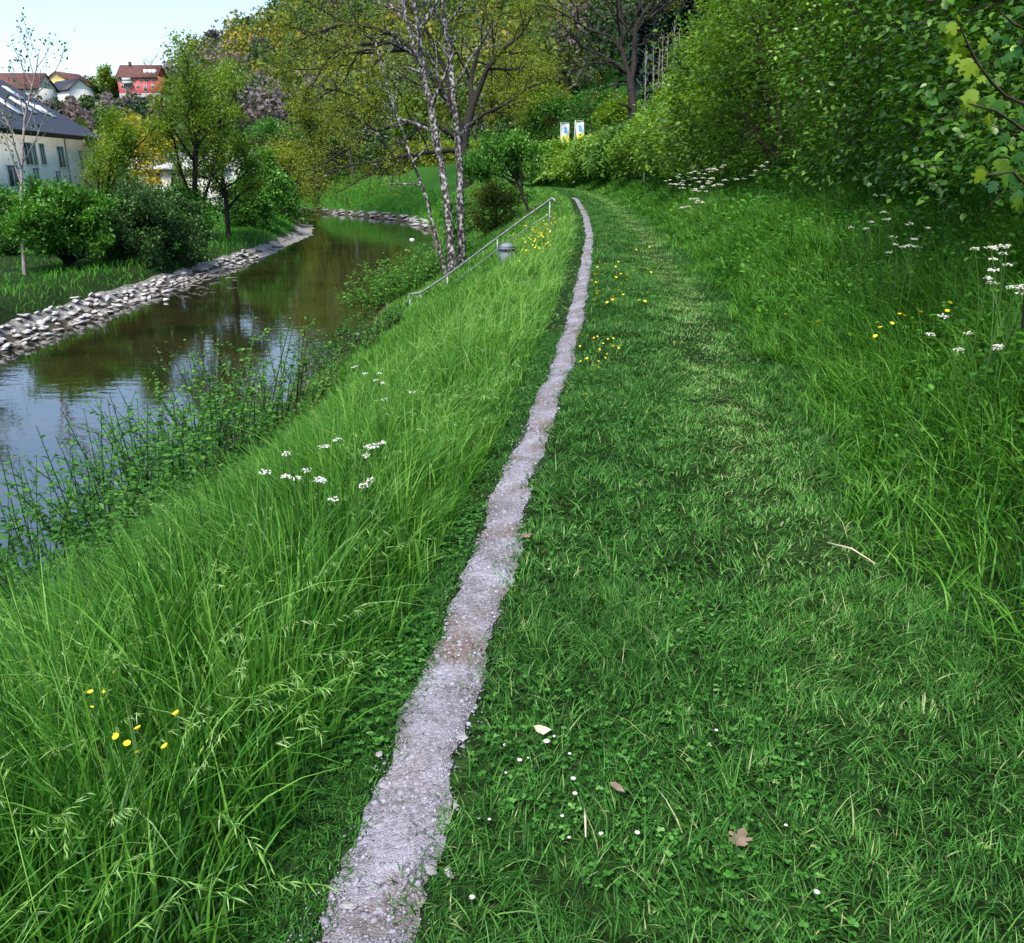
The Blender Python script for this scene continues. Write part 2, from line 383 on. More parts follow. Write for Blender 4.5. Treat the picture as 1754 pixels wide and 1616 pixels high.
def path_mat():
    m, nt, p = mat_new("trodden_gravel")
    g = nt.nodes.new("ShaderNodeNewGeometry")
    v = nt.nodes.new("ShaderNodeTexVoronoi"); v.inputs["Scale"].default_value = 75
    v2 = nt.nodes.new("ShaderNodeTexVoronoi"); v2.inputs["Scale"].default_value = 190
    n = nt.nodes.new("ShaderNodeTexNoise"); n.inputs["Scale"].default_value = 5; n.inputs["Detail"].default_value = 9
    for q in (v, v2, n): nt.links.new(g.outputs["Position"], q.inputs["Vector"])
    r = ramp(nt, [(0.13, 0.118, 0.128), (0.215, 0.207, 0.248), (0.30, 0.297, 0.365)], [0.32, 0.5, 0.66]); nt.links.new(n.outputs["Fac"], r.inputs[0])
    sv_ = nt.nodes.new("ShaderNodeSeparateColor"); nt.links.new(v.outputs["Color"], sv_.inputs[0])
    r2 = ramp(nt, [(0.62, 0.62, 0.62), (1.0, 1.0, 1.0), (1.3, 1.3, 1.3)]); nt.links.new(sv_.outputs[0], r2.inputs[0])
    mx = nt.nodes.new("ShaderNodeMix"); mx.data_type = 'RGBA'; mx.blend_type = 'MULTIPLY'; mx.inputs[0].default_value = 0.9
    nb = nt.nodes.new('ShaderNodeTexNoise'); nb.inputs['Scale'].default_value = 2.6; nb.inputs['Detail'].default_value = 6; nt.links.new(g.outputs['Position'], nb.inputs['Vector'])
    rb_ = ramp(nt, [(0, 0, 0), (1, 1, 1)], [0.50, 0.66]); nt.links.new(nb.outputs['Fac'], rb_.inputs[0])
    mb_ = nt.nodes.new('ShaderNodeMix'); mb_.data_type = 'RGBA'; nt.links.new(rb_.outputs[0], mb_.inputs[0]); nt.links.new(r.outputs[0], mb_.inputs[6]); mb_.inputs[7].default_value = (0.155, 0.118, 0.105, 1)
    nt.links.new(mb_.outputs[2], mx.inputs[6]); nt.links.new(r2.outputs[0], mx.inputs[7]); nt.links.new(mx.outputs[2], p.inputs["Base Color"])
    ad = nt.nodes.new("ShaderNodeMath"); ad.operation = 'ADD'
    nt.links.new(v.outputs["Distance"], ad.inputs[0]); nt.links.new(v2.outputs["Distance"], ad.inputs[1])
    b = nt.nodes.new("ShaderNodeBump"); b.invert = True; b.inputs["Distance"].default_value = 0.010; b.inputs["Strength"].default_value = 0.7
    nt.links.new(ad.outputs[0], b.inputs["Height"]); nt.links.new(b.outputs[0], p.inputs["Normal"])
    p.inputs["Roughness"].default_value = 0.85
    return m
M['path'] = path_mat()
def water_mat():
    m, nt, p = mat_new("river_water")
    g = nt.nodes.new("ShaderNodeNewGeometry")
    mp = nt.nodes.new("ShaderNodeMapping"); mp.inputs["Scale"].default_value = (0.9, 1.6, 1)
    n = nt.nodes.new("ShaderNodeTexNoise"); n.inputs["Scale"].default_value = 2.2; n.inputs["Detail"].default_value = 3
    n2 = nt.nodes.new("ShaderNodeTexNoise"); n2.inputs["Scale"].default_value = 0.35; n2.inputs["Detail"].default_value = 2
    nt.links.new(g.outputs["Position"], mp.inputs[0])
    for q in (n, n2): nt.links.new(mp.outputs[0], q.inputs["Vector"])
    ml = nt.nodes.new("ShaderNodeMath"); ml.operation = 'MULTIPLY'; nt.links.new(n.outputs["Fac"], ml.inputs[0]); nt.links.new(n2.outputs["Fac"], ml.inputs[1])
    b = nt.nodes.new("ShaderNodeBump"); b.inputs["Distance"].default_value = 0.035; b.inputs["Strength"].default_value = 0.22
    nt.links.new(ml.outputs[0], b.inputs["Height"]); nt.links.new(b.outputs[0], p.inputs["Normal"])
    r = ramp(nt, [(0.010, 0.011, 0.004), (0.022, 0.020, 0.007)], [0.35, 0.65]); nt.links.new(n2.outputs["Fac"], r.inputs[0])
    nt.links.new(r.outputs[0], p.inputs["Base Color"])
    p.inputs["Roughness"].default_value = 0.02; p.inputs["IOR"].default_value = 3.4; p.inputs["Specular IOR Level"].default_value = 0.5
    return m
M['water'] = water_mat()

# ------------------------------------------------------------------ setting: ground, river, path
def axis_lines(segs):
    out = []
    for a, b, st in segs: out.append(np.arange(a, b, st))
    return np.unique(np.round(np.concatenate(out), 4))
gx = axis_lines([(-1500, -300, 150), (-300, -40, 8), (-40, -17, 1.2), (-17, -6, 0.45), (-6, 8, 0.2), (8, 40, 1.2), (40, 300, 8), (300, 1501, 150)])
gy = axis_lines([(-900, -260, 80), (-260, -4, 6), (-4, 26, 0.25), (26, 110, 0.9), (110, 340, 5), (340, 2000, 90)])
GX, GY = np.meshgrid(gx, gy)
GZ = H(GX.ravel(), GY.ravel())
nx, ny = len(gx), len(gy)
ii = (np.arange(ny - 1)[:, None] * nx + np.arange(nx - 1)[None]).ravel()
tag(obj("ground", np.stack([GX.ravel(), GY.ravel(), GZ], 1), np.stack([ii, ii + 1, ii + nx + 1, ii + nx], 1), M['ground'], smooth=True), kind="structure")

def ribbon(name, c, w0, w1, z, mat):
    c = np.asarray(c, float); t = unit(np.gradient(c, axis=0)); n = np.stack([t[:, 1], -t[:, 0]], 1)
    L = c - n * np.asarray(w0)[:, None]; Rr = c + n * np.asarray(w1)[:, None]
    V = np.empty((2 * len(c), 3)); V[0::2, :2] = L; V[1::2, :2] = Rr
    V[:, 2] = z if np.isscalar(z) else z(V[:, 0], V[:, 1])
    i = np.arange(len(c) - 1) * 2
    return obj(name, V, np.stack([i, i + 1, i + 3, i + 2], 1), mat, smooth=True)
cl = np.concatenate([np.linspace(RIV[i], RIV[i + 1], 24, endpoint=False) for i in range(len(RIV) - 1)])
k9 = np.ones(9) / 9
clp = np.pad(cl, ((4, 4), (0, 0)), mode='edge'); cl = np.stack([np.convolve(clp[:, j], k9, 'valid') for j in range(2)], 1)
tag(ribbon("river_water", cl, np.full(len(cl), HW + 0.7), np.full(len(cl), HW + 0.7), WATER, M['water']), kind="structure")

# the narrow trodden gravel path, its edges uneven
r = rs(11)
py_ = np.concatenate([np.arange(0.3, 8, 0.035), np.arange(8, 44, 0.14)])
hw = path_half(py_)
def wob(y, o): return 0.7 * np.sin(y * 3.1 + o) + 0.5 * np.sin(y * 7.7 + 2 * o + np.sin(y * 3)) + 0.25 * np.sin(y * 19 + 3 * o)
edge = np.interp(py_, [0, 4, 44], [0.036, 0.026, 0.010])
eL = hw + edge * wob(py_, 1.0) + r.normal(0, 0.006, len(py_)) * (py_ < 8); eR = hw + edge * wob(py_, 4.0) + r.normal(0, 0.006, len(py_)) * (py_ < 8)
px_ = path_x(py_)
cols = np.linspace(-1, 1, 9)
V = []; 
for k, c in enumerate(cols):
    X = px_ + np.where(c < 0, c * eL, c * eR)
    V.append(np.stack([X, py_, H(X, py_) + 0.010 - 0.007 * abs(c) ** 3], 1))
V = np.stack(V, 1).reshape(-1, 3); n9 = len(cols)
ii = (np.arange(len(py_) - 1)[:, None] * n9 + np.arange(n9 - 1)[None]).ravel()
tag(obj("path", V, np.stack([ii, ii + 1, ii + n9 + 1, ii + n9], 1), M['path'], smooth=True), kind="structure")

# loose gravel on the path (one mass nobody could count)
def pebble_tpl(r):
    V = np.array([(1, 0, 0), (-1, 0, 0), (0, 1, 0), (0, -1, 0), (0, 0, 1), (0, 0, -1)], float) * r.uniform(0.7, 1.2, (6, 1)); V[:, 2] *= 0.55
    return V * 0.5, np.array([(0, 2, 4), (2, 1, 4), (1, 3, 4), (3, 0, 4), (2, 0, 5), (1, 2, 5), (3, 1, 5), (0, 3, 5)])
parts = []
for k in range(7):
    tp = pebble_tpl(r); N = 2000
    y = 1.0 + 14 * r.rand(N) ** 2.2; c = np.clip(r.normal(0, 0.62, N), -1.35, 1.35); x = path_x(y) + c * path_half(y)
    sz = np.clip(r.lognormal(-5.0, 0.55, N), 0.003, 0.05) * (1 + y / 30) * np.where(np.abs(c) > .95, .6, 1)
    z = H(x, y) + 0.009 - sz * 0.05
    ax = rnd_dir(r, N); ax[:, 2] *= 0.2; V, F = scat(tp, np.stack([x, y, z], 1), ax, np.array([[0, 0, 1.0]]) + 0.25 * r.normal(size=(N, 3)), sz)
    parts.append((V, F, np.repeat(np.clip(r.normal(0.5, 0.25, N), 0, 1), 8)))
V, F, t = join(parts)
tag(obj("gravel", V, F, M['pebble'], tint=t), kind="stuff")
for k in range(3): pass

# gravel bar on the inside of the bend, and asphalt by the white house
def patch(name, pts, z, mat, n=1):
    o = obj(name, [(a, b, hz(a, b) + z) for a, b in pts], [list(range(len(pts)))], mat); return o

# ------------------------------------------------------------------ grass
def blades(r, base, h, w, az, lean, droop, seg, tint, profile=1.4):
    N = len(base); t = np.linspace(0, 1, seg + 1)[None, :]
    d = np.stack([np.cos(az), np.sin(az), np.zeros(N)], 1); sd = np.stack([-np.sin(az), np.cos(az), np.zeros(N)], 1)
    tw = r.uniform(-0.9, 0.9, N); sd = unit(sd * np.cos(tw)[:, None] + d * np.sin(tw)[:, None])
    off = (lean[:, None] * t + droop[:, None] * t ** 2.3) * h[:, None]
    up = (t - 0.42 * np.clip(droop, 0, 2)[:, None] * t ** 3.2 - 0.15 * lean[:, None] ** 2 * t) * h[:, None]
    C = base[:, None] + off[..., None] * d[:, None]; C[..., 2] += up
    ww = (w[:, None] * 0.5 * np.clip((1 - t ** profile) * (0.55 + 0.9 * np.minimum(t, 0.4)), 0.04, 1))[..., None]
    V = np.stack([C - sd[:, None] * ww, C + sd[:, None] * ww], 2).reshape(N, -1, 3)
    k = 2 * (seg + 1); i = np.arange(seg) * 2
    f = np.stack([i, i + 1, i + 3, i + 2], 1)
    F = (f[None] + (np.arange(N) * k)[:, None, None]).reshape(-1, 4)
    return V.reshape(-1, 3), F, np.repeat(tint, seg)
def spread(r, n, y0, y1, s0, s1, pw=1.0):
    y = y0 + (y1 - y0) * r.rand(n) ** pw; s = r.uniform(s0, s1, n)
    x = path_x(y) + s
    return x, y, s
def P3(x, y, dz=0.0): return np.stack([x, y, H(x, y) + dz], 1)
def cell(x, y, c, k): return np.modf(np.abs(np.sin(np.floor(x / c) * 127.1 + np.floor(y / c) * 311.7 + k * 74.7) * 43758.5453))[0]
def mow_edge(y): return 1.75 + 0.12 * np.sin(y * 1.3) + 0.08 * np.sin(y * 3.1)

# mown turf: between the path and the right bank, and the trampled margin left of the path
r = rs(21); parts = []
def track(y, s): return np.exp(-((s - (1.28 + 0.05 * np.sin(y * .7))) / 0.33) ** 2) * np.clip((y - 0.5) / 5, 0, 1)
for (y0, y1, n, wm, hm, sg) in ((0.4, 3.0, 54000, 1.4, 1.2, 3), (3.0, 7.0, 44000, 2.0, 1.2, 2), (7.0, 15, 48000, 2.6, 1.15, 2), (15, 34, 46000, 5.0, 1.5, 1), (34, 75, 26000, 11, 2.2, 1)):
    x, y, s = spread(r, n, y0, y1, 0.0, 2.05, 0.9)
    hwp = path_half(y)
    edge_ = hwp - 0.012 + 0.022 * np.sin(y * 7) + 0.028 * r.normal(size=len(y))
    ok = (s > edge_) & (s < mow_edge(y) + 0.25); x, y, s = x[ok], y[ok], s[ok]; N = len(x)
    cl_ = nz(x, y, 2.6) * 0.5 + nz(x, y, 7.3, 2) * 0.5
    h = (0.030 + 0.030 * r.rand(N) ** 2 + 0.016 * cl_) * hm
    tr = track(y, s); h *= (1 - 0.5 * tr)
    near = np.exp(-((s - hwp[ok]) / 0.07) ** 2); h *= 1 - 0.45 * near
    tall = r.rand(N) < 0.02; h = np.where(tall, h * r.uniform(1.6, 2.6, N), h)
    h = np.maximum(h, 0.012)
    w = r.uniform(0.0026, 0.0052, N) * wm
    jx, jy = x + r.normal(0, .012, N), y + r.normal(0, .012, N); cs = .07 * np.clip(y / 3, 1, 4).mean(); h *= .75 + .5 * cell(jx, jy, cs, 1)
    az = np.where(r.rand(N) < .5, r.uniform(0, 2 * pi, N), cell(jx, jy, cs, 2) * 2 * pi + r.normal(0, .5, N)); cl_ = cl_ + 1.1 * (cell(jx, jy, cs, 3) - .5)
    tint = np.clip(0.30 + 0.09 * cl_ + 0.17 * r.normal(size=N) + 0.32 * tr + r.uniform(.2, .5, N) * (r.rand(N) < 0.14), 0, 1)
    parts.append(blades(r, P3(x, y, -0.004), h, w, az, r.uniform(0.1, 0.9, N), r.uniform(0, 0.9, N), sg, tint))
# left trampled margin
for (y0, y1, n, wm, hm) in ((0.4, 3.5, 48000, 1.5, 1.15), (3.5, 9, 30000, 2.2, 1.2), (9, 30, 9000, 4, 1.6)):
    x, y, s = spread(r, n, y0, y1, -0.62, 0, 0.8)
    ok = s < -(path_half(y) - 0.012 + 0.025 * np.sin(y * 6 + 2) + 0.028 * r.normal(size=len(y))); x, y, s = x[ok], y[ok], s[ok]; N = len(x)
    h = (0.02 + 0.04 * r.rand(N) ** 2) * hm * np.clip(0.5 + (-s - 0.2) * 2.2, 0.5, 2)
    parts.append(blades(r, P3(x, y, -0.004), h, r.uniform(0.003, 0.006, N) * wm, r.uniform(0, 2 * pi, N), r.uniform(0.2, 1.0, N), r.uniform(0, .9, N), 2, np.clip(0.30 + 0.16 * r.normal(size=N), 0, 1)))
V, F, t = join(parts)
tag(obj("mown_grass", V, F, M['turf'], tint=t), kind="stuff")

# low clover and daisy leaves mixed into the turf
r = rs(22); parts = []
for (y0, y1, n, sc, s0, s1) in ((0.5, 3.2, 2400, 0.9, 0.08, 1.1), (3.2, 8, 1700, 1.2, 0.1, 1.2), (0.5, 6, 4200, 1.0, -0.60, -0.08)):
    x, y, s = spread(r, n, y0, y1, s0, s1, 0.9)
    ok = (np.abs(s) > path_half(y) + 0.02) & (nz(x, y, 2.2, 5) + 0.5 * nz(x, y, 6, 1) > 0.05 - 0.35 * (y < 2.2) * (s < 1.0)); x, y = x[ok], y[ok]; N = len(x)
    c = P3(x, y, 0); c[:, 2] += r.uniform(0.012, 0.042, N)
    tn = np.clip(r.normal(0.42, 0.14, N), 0, 1)
    a0 = r.uniform(0, 2 * pi, N)
    for k in range(3):
        a = a0 + k * 2.094
        ax = np.stack([np.cos(a), np.sin(a), r.uniform(-0.25, 0.25, N)], 1)
        V, F = scat(ROUND, c, ax, np.array([[0, 0, 1.0]]) + 0.25 * r.normal(size=(N, 3)), r.uniform(0.008, 0.015, N) * sc, 1.0)
        parts.append((V, F, np.repeat(tn, 2)))
V, F, t = join(parts)
tag(obj("clover", V, F, M['turf'], tint=t), kind="stuff")

# tall meadow grass left of the path and down the slope
r = rs(23); parts = []
def slope_left(y): return -(np.interp(y, [0, 12, 22, 60], [5.6, 6.2, 6.6, 7.0]))
for (y0, y1, n, wm, sg, sA, sB) in ((0.3, 2.6, 13000, 1.95, 5, -2.6, -0.30), (2.6, 6.0, 27000, 1.9, 5, -3.0, -0.24), (6, 12, 36000, 1.9, 4, -4.2, -0.3), (12, 24, 40000, 3.4, 3, -6.2, -0.32), (24, 46, 34000, 6.5, 2, -7.0, -0.35), (46, 80, 14000, 13, 2, -7.5, -0.4)):
    x, y, s = spread(r, n, y0, y1, sA, sB, 0.9)
    e, sd_ = river(x, y)
    ok = (e > 0.25) & (sd_ > 0); x, y, s = x[ok], y[ok], s[ok]; N = len(x)
    cl_ = nz(x, y, 1.5, 1) * 0.6 + nz(x, y, 4.5, 3) * 0.4
    shoulder = sm((-s - 0.25) / 0.45)
    base_h = np.interp(-s, [0.24, 0.5, 0.9, 1.8, 4, 7], [0.12, 0.28, 0.40, 0.42, 0.30, 0.30])
    base_h *= np.interp(y, [0, 3, 6, 10, 20, 40], [1.42, 1.36, 0.98, 0.70, 0.58, 0.55])
    h = base_h * (0.62 + 0.55 * r.rand(N)) * (1 + 0.25 * cl_)
    w = r.uniform(0.0032, 0.0072, N) * wm
    # the sward leans out over the path on one side and down the slope on the other
    jx, jy = x + r.normal(0, .02, N), y + r.normal(0, .02, N); cs = .12 * np.clip(y / 5, 1, 4).mean(); h *= .72 + .56 * cell(jx, jy, cs, 1)
    az = np.where(r.rand(N) < 0.45, np.where(s > -0.75, 0.0, pi) + r.normal(0, 0.7, N), cell(jx, jy, cs, 2) * 2 * pi + r.normal(0, .6, N))
    cl_ = cl_ + 1.3 * (cell(jx, jy, cs, 3) - .5)
    lean = np.clip(r.normal(0.13, 0.14, N), 0, 0.8); droop = np.clip(r.normal(0.24, 0.30, N), 0, 1.3)
    tint = np.clip(0.33 + 0.16 * cl_ + 0.21 * r.normal(size=N) + np.interp(y, [3, 12, 25], [0, 0.05, 0.10]), 0, 0.86)
    parts.append(blades(r, P3(x, y, -0.01), h, w, az, lean, droop, sg, tint, 1.8))
# flowering stems with pale nodding spikelets
for (y0, y1, n, wm, ns) in ((0.5, 2.4, 200, 1.0, 16), (2.4, 6, 480, 1.2, 13), (6, 13, 1000, 1.9, 8), (13, 26, 1100, 3.2, 5)):
    x, y, s = spread(r, n, y0, y1, -2.2, -0.45, 0.9)
    cl_ = nz(x, y, 2.1, 6); ok = cl_ > -0.25; x, y, s = x[ok], y[ok], s[ok]; N = len(x)
    h = r.uniform(0.50, 0.78, N) * np.interp(y, [0, 6, 20], [0.95, 0.9, 0.75]); az = r.normal(0.1, 1.1, N)
    lean = r.uniform(0.05, 0.35, N); droop = r.uniform(0.25, 0.8, N)
    parts.append(blades(r, P3(x, y), h, np.full(N, 0.0026) * wm, az, lean, droop, 6, np.full(N, 0.62), 6))
    b = P3(x, y)
    for k in range(ns):
        tt = r.uniform(0.72, 1.0, N)
        off = (lean * tt + droop * tt ** 2.3) * h; up = (tt - 0.42 * droop * tt ** 3.2 - 0.15 * lean ** 2 * tt) * h
        c = b + np.stack([np.cos(az) * off, np.sin(az) * off, up], 1)
        a2 = az + r.normal(0, 0.5, N)
        ax = np.stack([np.cos(a2), np.sin(a2), r.uniform(-1.1, 0.25, N)], 1)
        V, F = scat(DIAMOND, c, ax, rnd_dir(r, N) + [0, 0, 0.6], r.uniform(0.020, 0.042, N) * (0.7 + 0.3 * wm), 0.14)
        parts.append((V, F, np.repeat(np.clip(r.normal(0.82, 0.08, N), 0, 1), 2)))
V, F, t = join(parts)
tag(obj("meadow_grass", V, F, M['meadow'], tint=t), kind="stuff")

# rank growth on the right bank: grass with broad leaves
r = rs(24); parts = []
for (y0, y1, n, wm, sg) in ((0.6, 3.5, 15000, 1.5, 4), (3.5, 8, 30000, 1.8, 4), (8, 16, 34000, 2.4, 3), (16, 32, 30000, 4.6, 2), (32, 70, 22000, 10, 2)):
    x, y, s = spread(r, n, y0, y1, 1.55, 5.4, 0.9)
    ok = (s > mow_edge(y) + 0.15 * r.rand(len(y))); x, y, s = x[ok], y[ok], s[ok]; N = len(x)
    cl_ = nz(x, y, 1.3, 4) * 0.6 + nz(x, y, 4.1, 2) * 0.4
    h = np.interp(s, [1.6, 2.1, 2.8, 5], [0.13, 0.28, 0.42, 0.46]) * (0.55 + 0.6 * r.rand(N)) * (1 + 0.3 * cl_)
    jx, jy = x + r.normal(0, .02, N), y + r.normal(0, .02, N); cs = .13 * np.clip(y / 5, 1, 4).mean(); h *= .72 + .56 * cell(jx, jy, cs, 1)
    az = np.where(r.rand(N) < 0.4, pi + r.normal(0, 0.8, N), cell(jx, jy, cs, 2) * 2 * pi + r.normal(0, .6, N)); cl_ = cl_ + 1.3 * (cell(jx, jy, cs, 3) - .5)
    tint = np.clip(0.37 + 0.13 * cl_ + 0.21 * r.normal(size=N), 0, 0.88)
    parts.append(blades(r, P3(x, y, -0.01), h, r.uniform(0.0035, 0.008, N) * wm, az, np.clip(r.normal(0.3, 0.2, N), 0, 0.9), np.clip(r.normal(0.5, 0.3, N), 0, 1.4), sg, tint, 1.8))
for (y0, y1, n, sz) in ((0.8, 4, 5000, 0.030), (4, 9, 15000, 0.038), (9, 18, 14000, 0.06), (18, 40, 9000, 0.11)):
    x, y, s = spread(r, n, y0, y1, 1.9, 5.6, 0.9)
    ok = (nz(x, y, 1.6, 8) + 0.4 * (s - 3.0) + 0.6 * r.normal(size=n) > -0.1); x, y, s = x[ok], y[ok], s[ok]; N = len(x)
    c = P3(x, y); c[:, 2] += np.interp(s, [1.8, 2.6, 5.5], [0.08, 0.32, 0.55]) * r.uniform(0.3, 1.1, N)
    ax = rnd_dir(r, N); ax[:, 2] = np.abs(ax[:, 2]) * 0.4 - 0.1
    V, F = scat(LEAF, c, ax, np.array([[-0.2, -0.1, 1.0]]) + 0.45 * r.normal(size=(N, 3)), sz * r.uniform(0.6, 1.5, N), r.uniform(0.7, 1.3, N))
    parts.append((V, F, np.repeat(np.clip(0.34 + 0.16 * r.normal(size=N), 0, 0.9), 4)))
V, F, t = join(parts)
tag(obj("bank_grass", V, F, M['bank'], tint=t), kind="stuff")

# rough grass on the far banks
r = rs(25); parts = []
N = 52000
y = 14 + 72 * r.rand(N) ** 0.9; x = r.uniform(-34, -13, N)
e, sd_ = river(x, y); ok = (sd_ < 0) & (e > 0.62 + 0.15 * np.sin(y * 1.1)) & ((e < 4.5) | (r.rand(N) < 0.4)); x, y, e = x[ok], y[ok], e[ok]; N = len(x)
h = np.interp(e, [0.5, 1.5, 4, 10], [0.20, 0.34, 0.24, 0.14]) * r.uniform(0.5, 1.3, N)
parts.append(blades(r, P3(x, y, -0.01), h, r.uniform(0.02, 0.045, N) * np.interp(y, [14, 80], [0.7, 2.0]), r.uniform(0, 2 * pi, N), r.uniform(0, .6, N), r.uniform(0, .9, N), 2, np.clip(0.50 + 0.2 * nz(x, y, .9) + 0.18 * r.normal(size=N), 0, 1)))
N = 42000
y = r.uniform(64, 112, N); x = r.uniform(-34, 3, N)
e, sd_ = river(x, y); ok = (sd_ > 0) & (e > 0.9) & (e < 13) & (x < path_x(y) - .5); x, y, e = x[ok], y[ok], e[ok]; N = len(x)
parts.append(blades(r, P3(x, y, -0.01), r.uniform(0.2, 0.55, N), r.uniform(0.05, 0.11, N), r.uniform(0, 2 * pi, N), r.uniform(0, .6, N), r.uniform(0, .9, N), 2, np.clip(0.42 + 0.25 * nz(x, y, .5) + 0.18 * r.normal(size=N), 0, 1)))
V, F, t = join(parts)
tag(obj("rough_grass", V, F, M['far_grass'], tint=t), kind="stuff")


# ------------------------------------------------------------------ woody plants
def grow(r, p, d, L, rad, lev, q, polys, tips):
    k = int(np.clip(L / q['seg'], 3, 9)); pts = [np.array(p, float)]; d = unit(d)
    for i in range(k):
        d = unit(d + r.normal(0, q['wob'], 3) + np.array([0, 0, q['up'][lev]])); pts.append(pts[-1] + d * L / k)
    pts = np.array(pts); rr = np.linspace(rad, rad * q.get('taper', 0.45), k + 1)
    polys.append((pts, rr, lev))
    if lev >= q['lev']: tips.append(pts); return
    limbs(r, pts, rr, L, lev, q, polys, tips)
def limbs(r, pts, rr, L, lev, q, polys, tips, nb=None):
    nb = nb or q['nb'][lev]; n = len(pts); g = unit(np.gradient(pts, axis=0)); a0 = r.uniform(0, 2 * pi)
    for j in range(nb):
        f = q['f0'][lev] + (1 - q['f0'][lev]) * (j + r.rand()) / nb
        x = f * (n - 1); i = min(int(x), n - 2); w = x - i
        p = pts[i] * (1 - w) + pts[i + 1] * w; t = unit(g[i] * (1 - w) + g[i + 1] * w)
        a = unit(np.cross(t, [0.3, 0.2, 0.93] if abs(t[2]) < 0.9 else [1, 0, 0])); b = np.cross(t, a)
        th = a0 + j * 2.4 + r.normal(0, 0.4); an = q['ang'][lev] * r.uniform(0.75, 1.25)
        d = t * cos(an) + (a * cos(th) + b * sin(th)) * sin(an)
        cl_ = L * q['lr'][lev] * (1.05 - q.get('cone', 0.45) * f) * r.uniform(0.75, 1.2)
        grow(r, p, d, cl_, max(np.interp(x, np.arange(n), rr) * 0.62, q['rmin']), lev + 1, q, polys, tips)
def leaves_on(r, tips, per, size, jit, tpl=DIAMOND, wide=1.0, flat=0.6, tint=(0.45, 0.2), clump=0.12, hang=0.0):
    A = np.concatenate([t[:-1] for t in tips]); B = np.concatenate([t[1:] for t in tips])
    tid = np.concatenate([np.full(len(t) - 1, i) for i, t in enumerate(tips)])
    n = int(per * len(tips)); k = r.randint(0, len(A), n); w = r.rand(n)[:, None]
    p = A[k] * (1 - w) + B[k] * w + r.normal(0, jit, (n, 3))
    tt = r.normal(0, clump, len(tips))[tid[k]]
    ax = unit(B[k] - A[k]) + 0.9 * r.normal(size=(n, 3)); ax[:, 2] -= hang
    V, F = scat(tpl, p, ax, np.array([[0, 0, flat]]) + 0.6 * r.normal(size=(n, 3)), size * r.uniform(0.6, 1.35, n), wide)
    return V, F, np.repeat(np.clip(tint[0] + tint[1] * r.normal(size=n) + tt, 0, 1), len(tpl[1]))
def tree(name, base, q, bark, leaf, label, cat, seed, group=None, trunk=None, L=5.0, rad=0.12, d0=(0, 0, 1), stems=1, spread=0.3, sides=(8, 6, 4, 3, 3), lv=None):
    r = rs(seed); e = empty(name, base, label, cat, group); polys, tips = [], []
    base = np.array(base, float)
    if trunk is not None:
        for pts, r0, r1, nb in trunk:
            pts = np.asarray(pts, float); rr = np.linspace(r0, r1, len(pts)); polys.append((pts, rr, 0))
            if nb: limbs(r, pts, rr, np.linalg.norm(np.diff(pts, axis=0), axis=1).sum(), 0, q, polys, tips, nb)
    else:
        for k in range(stems):
            a = r.uniform(0, 2 * pi); s_ = spread if stems > 1 else 0.0
            grow(r, base + np.array([cos(a), sin(a), 0]) * rad * (stems > 1) - [0, 0, 0.15], np.array(d0) + np.array([cos(a), sin(a), 0]) * s_ * r.uniform(.4, 1.2), L * r.uniform(.85, 1.1), rad, 0, q, polys, tips)
    V, F = tubes(polys, sides); obj("trunk", V, F, bark, e, smooth=True)
    if leaf is not None and tips:
        V, F, t = leaves_on(r, tips, **lv); obj("crown", V, F, leaf, e, t)
    return e
def lumpy(r, n, k=7):
    D = rnd_dir(r, k * 3); amp = r.uniform(-0.44, 0.42, k * 3)
    return lambda u: 1 + sum(a * np.exp(-(1 - u @ d) * 7) for a, d in zip(amp, D))
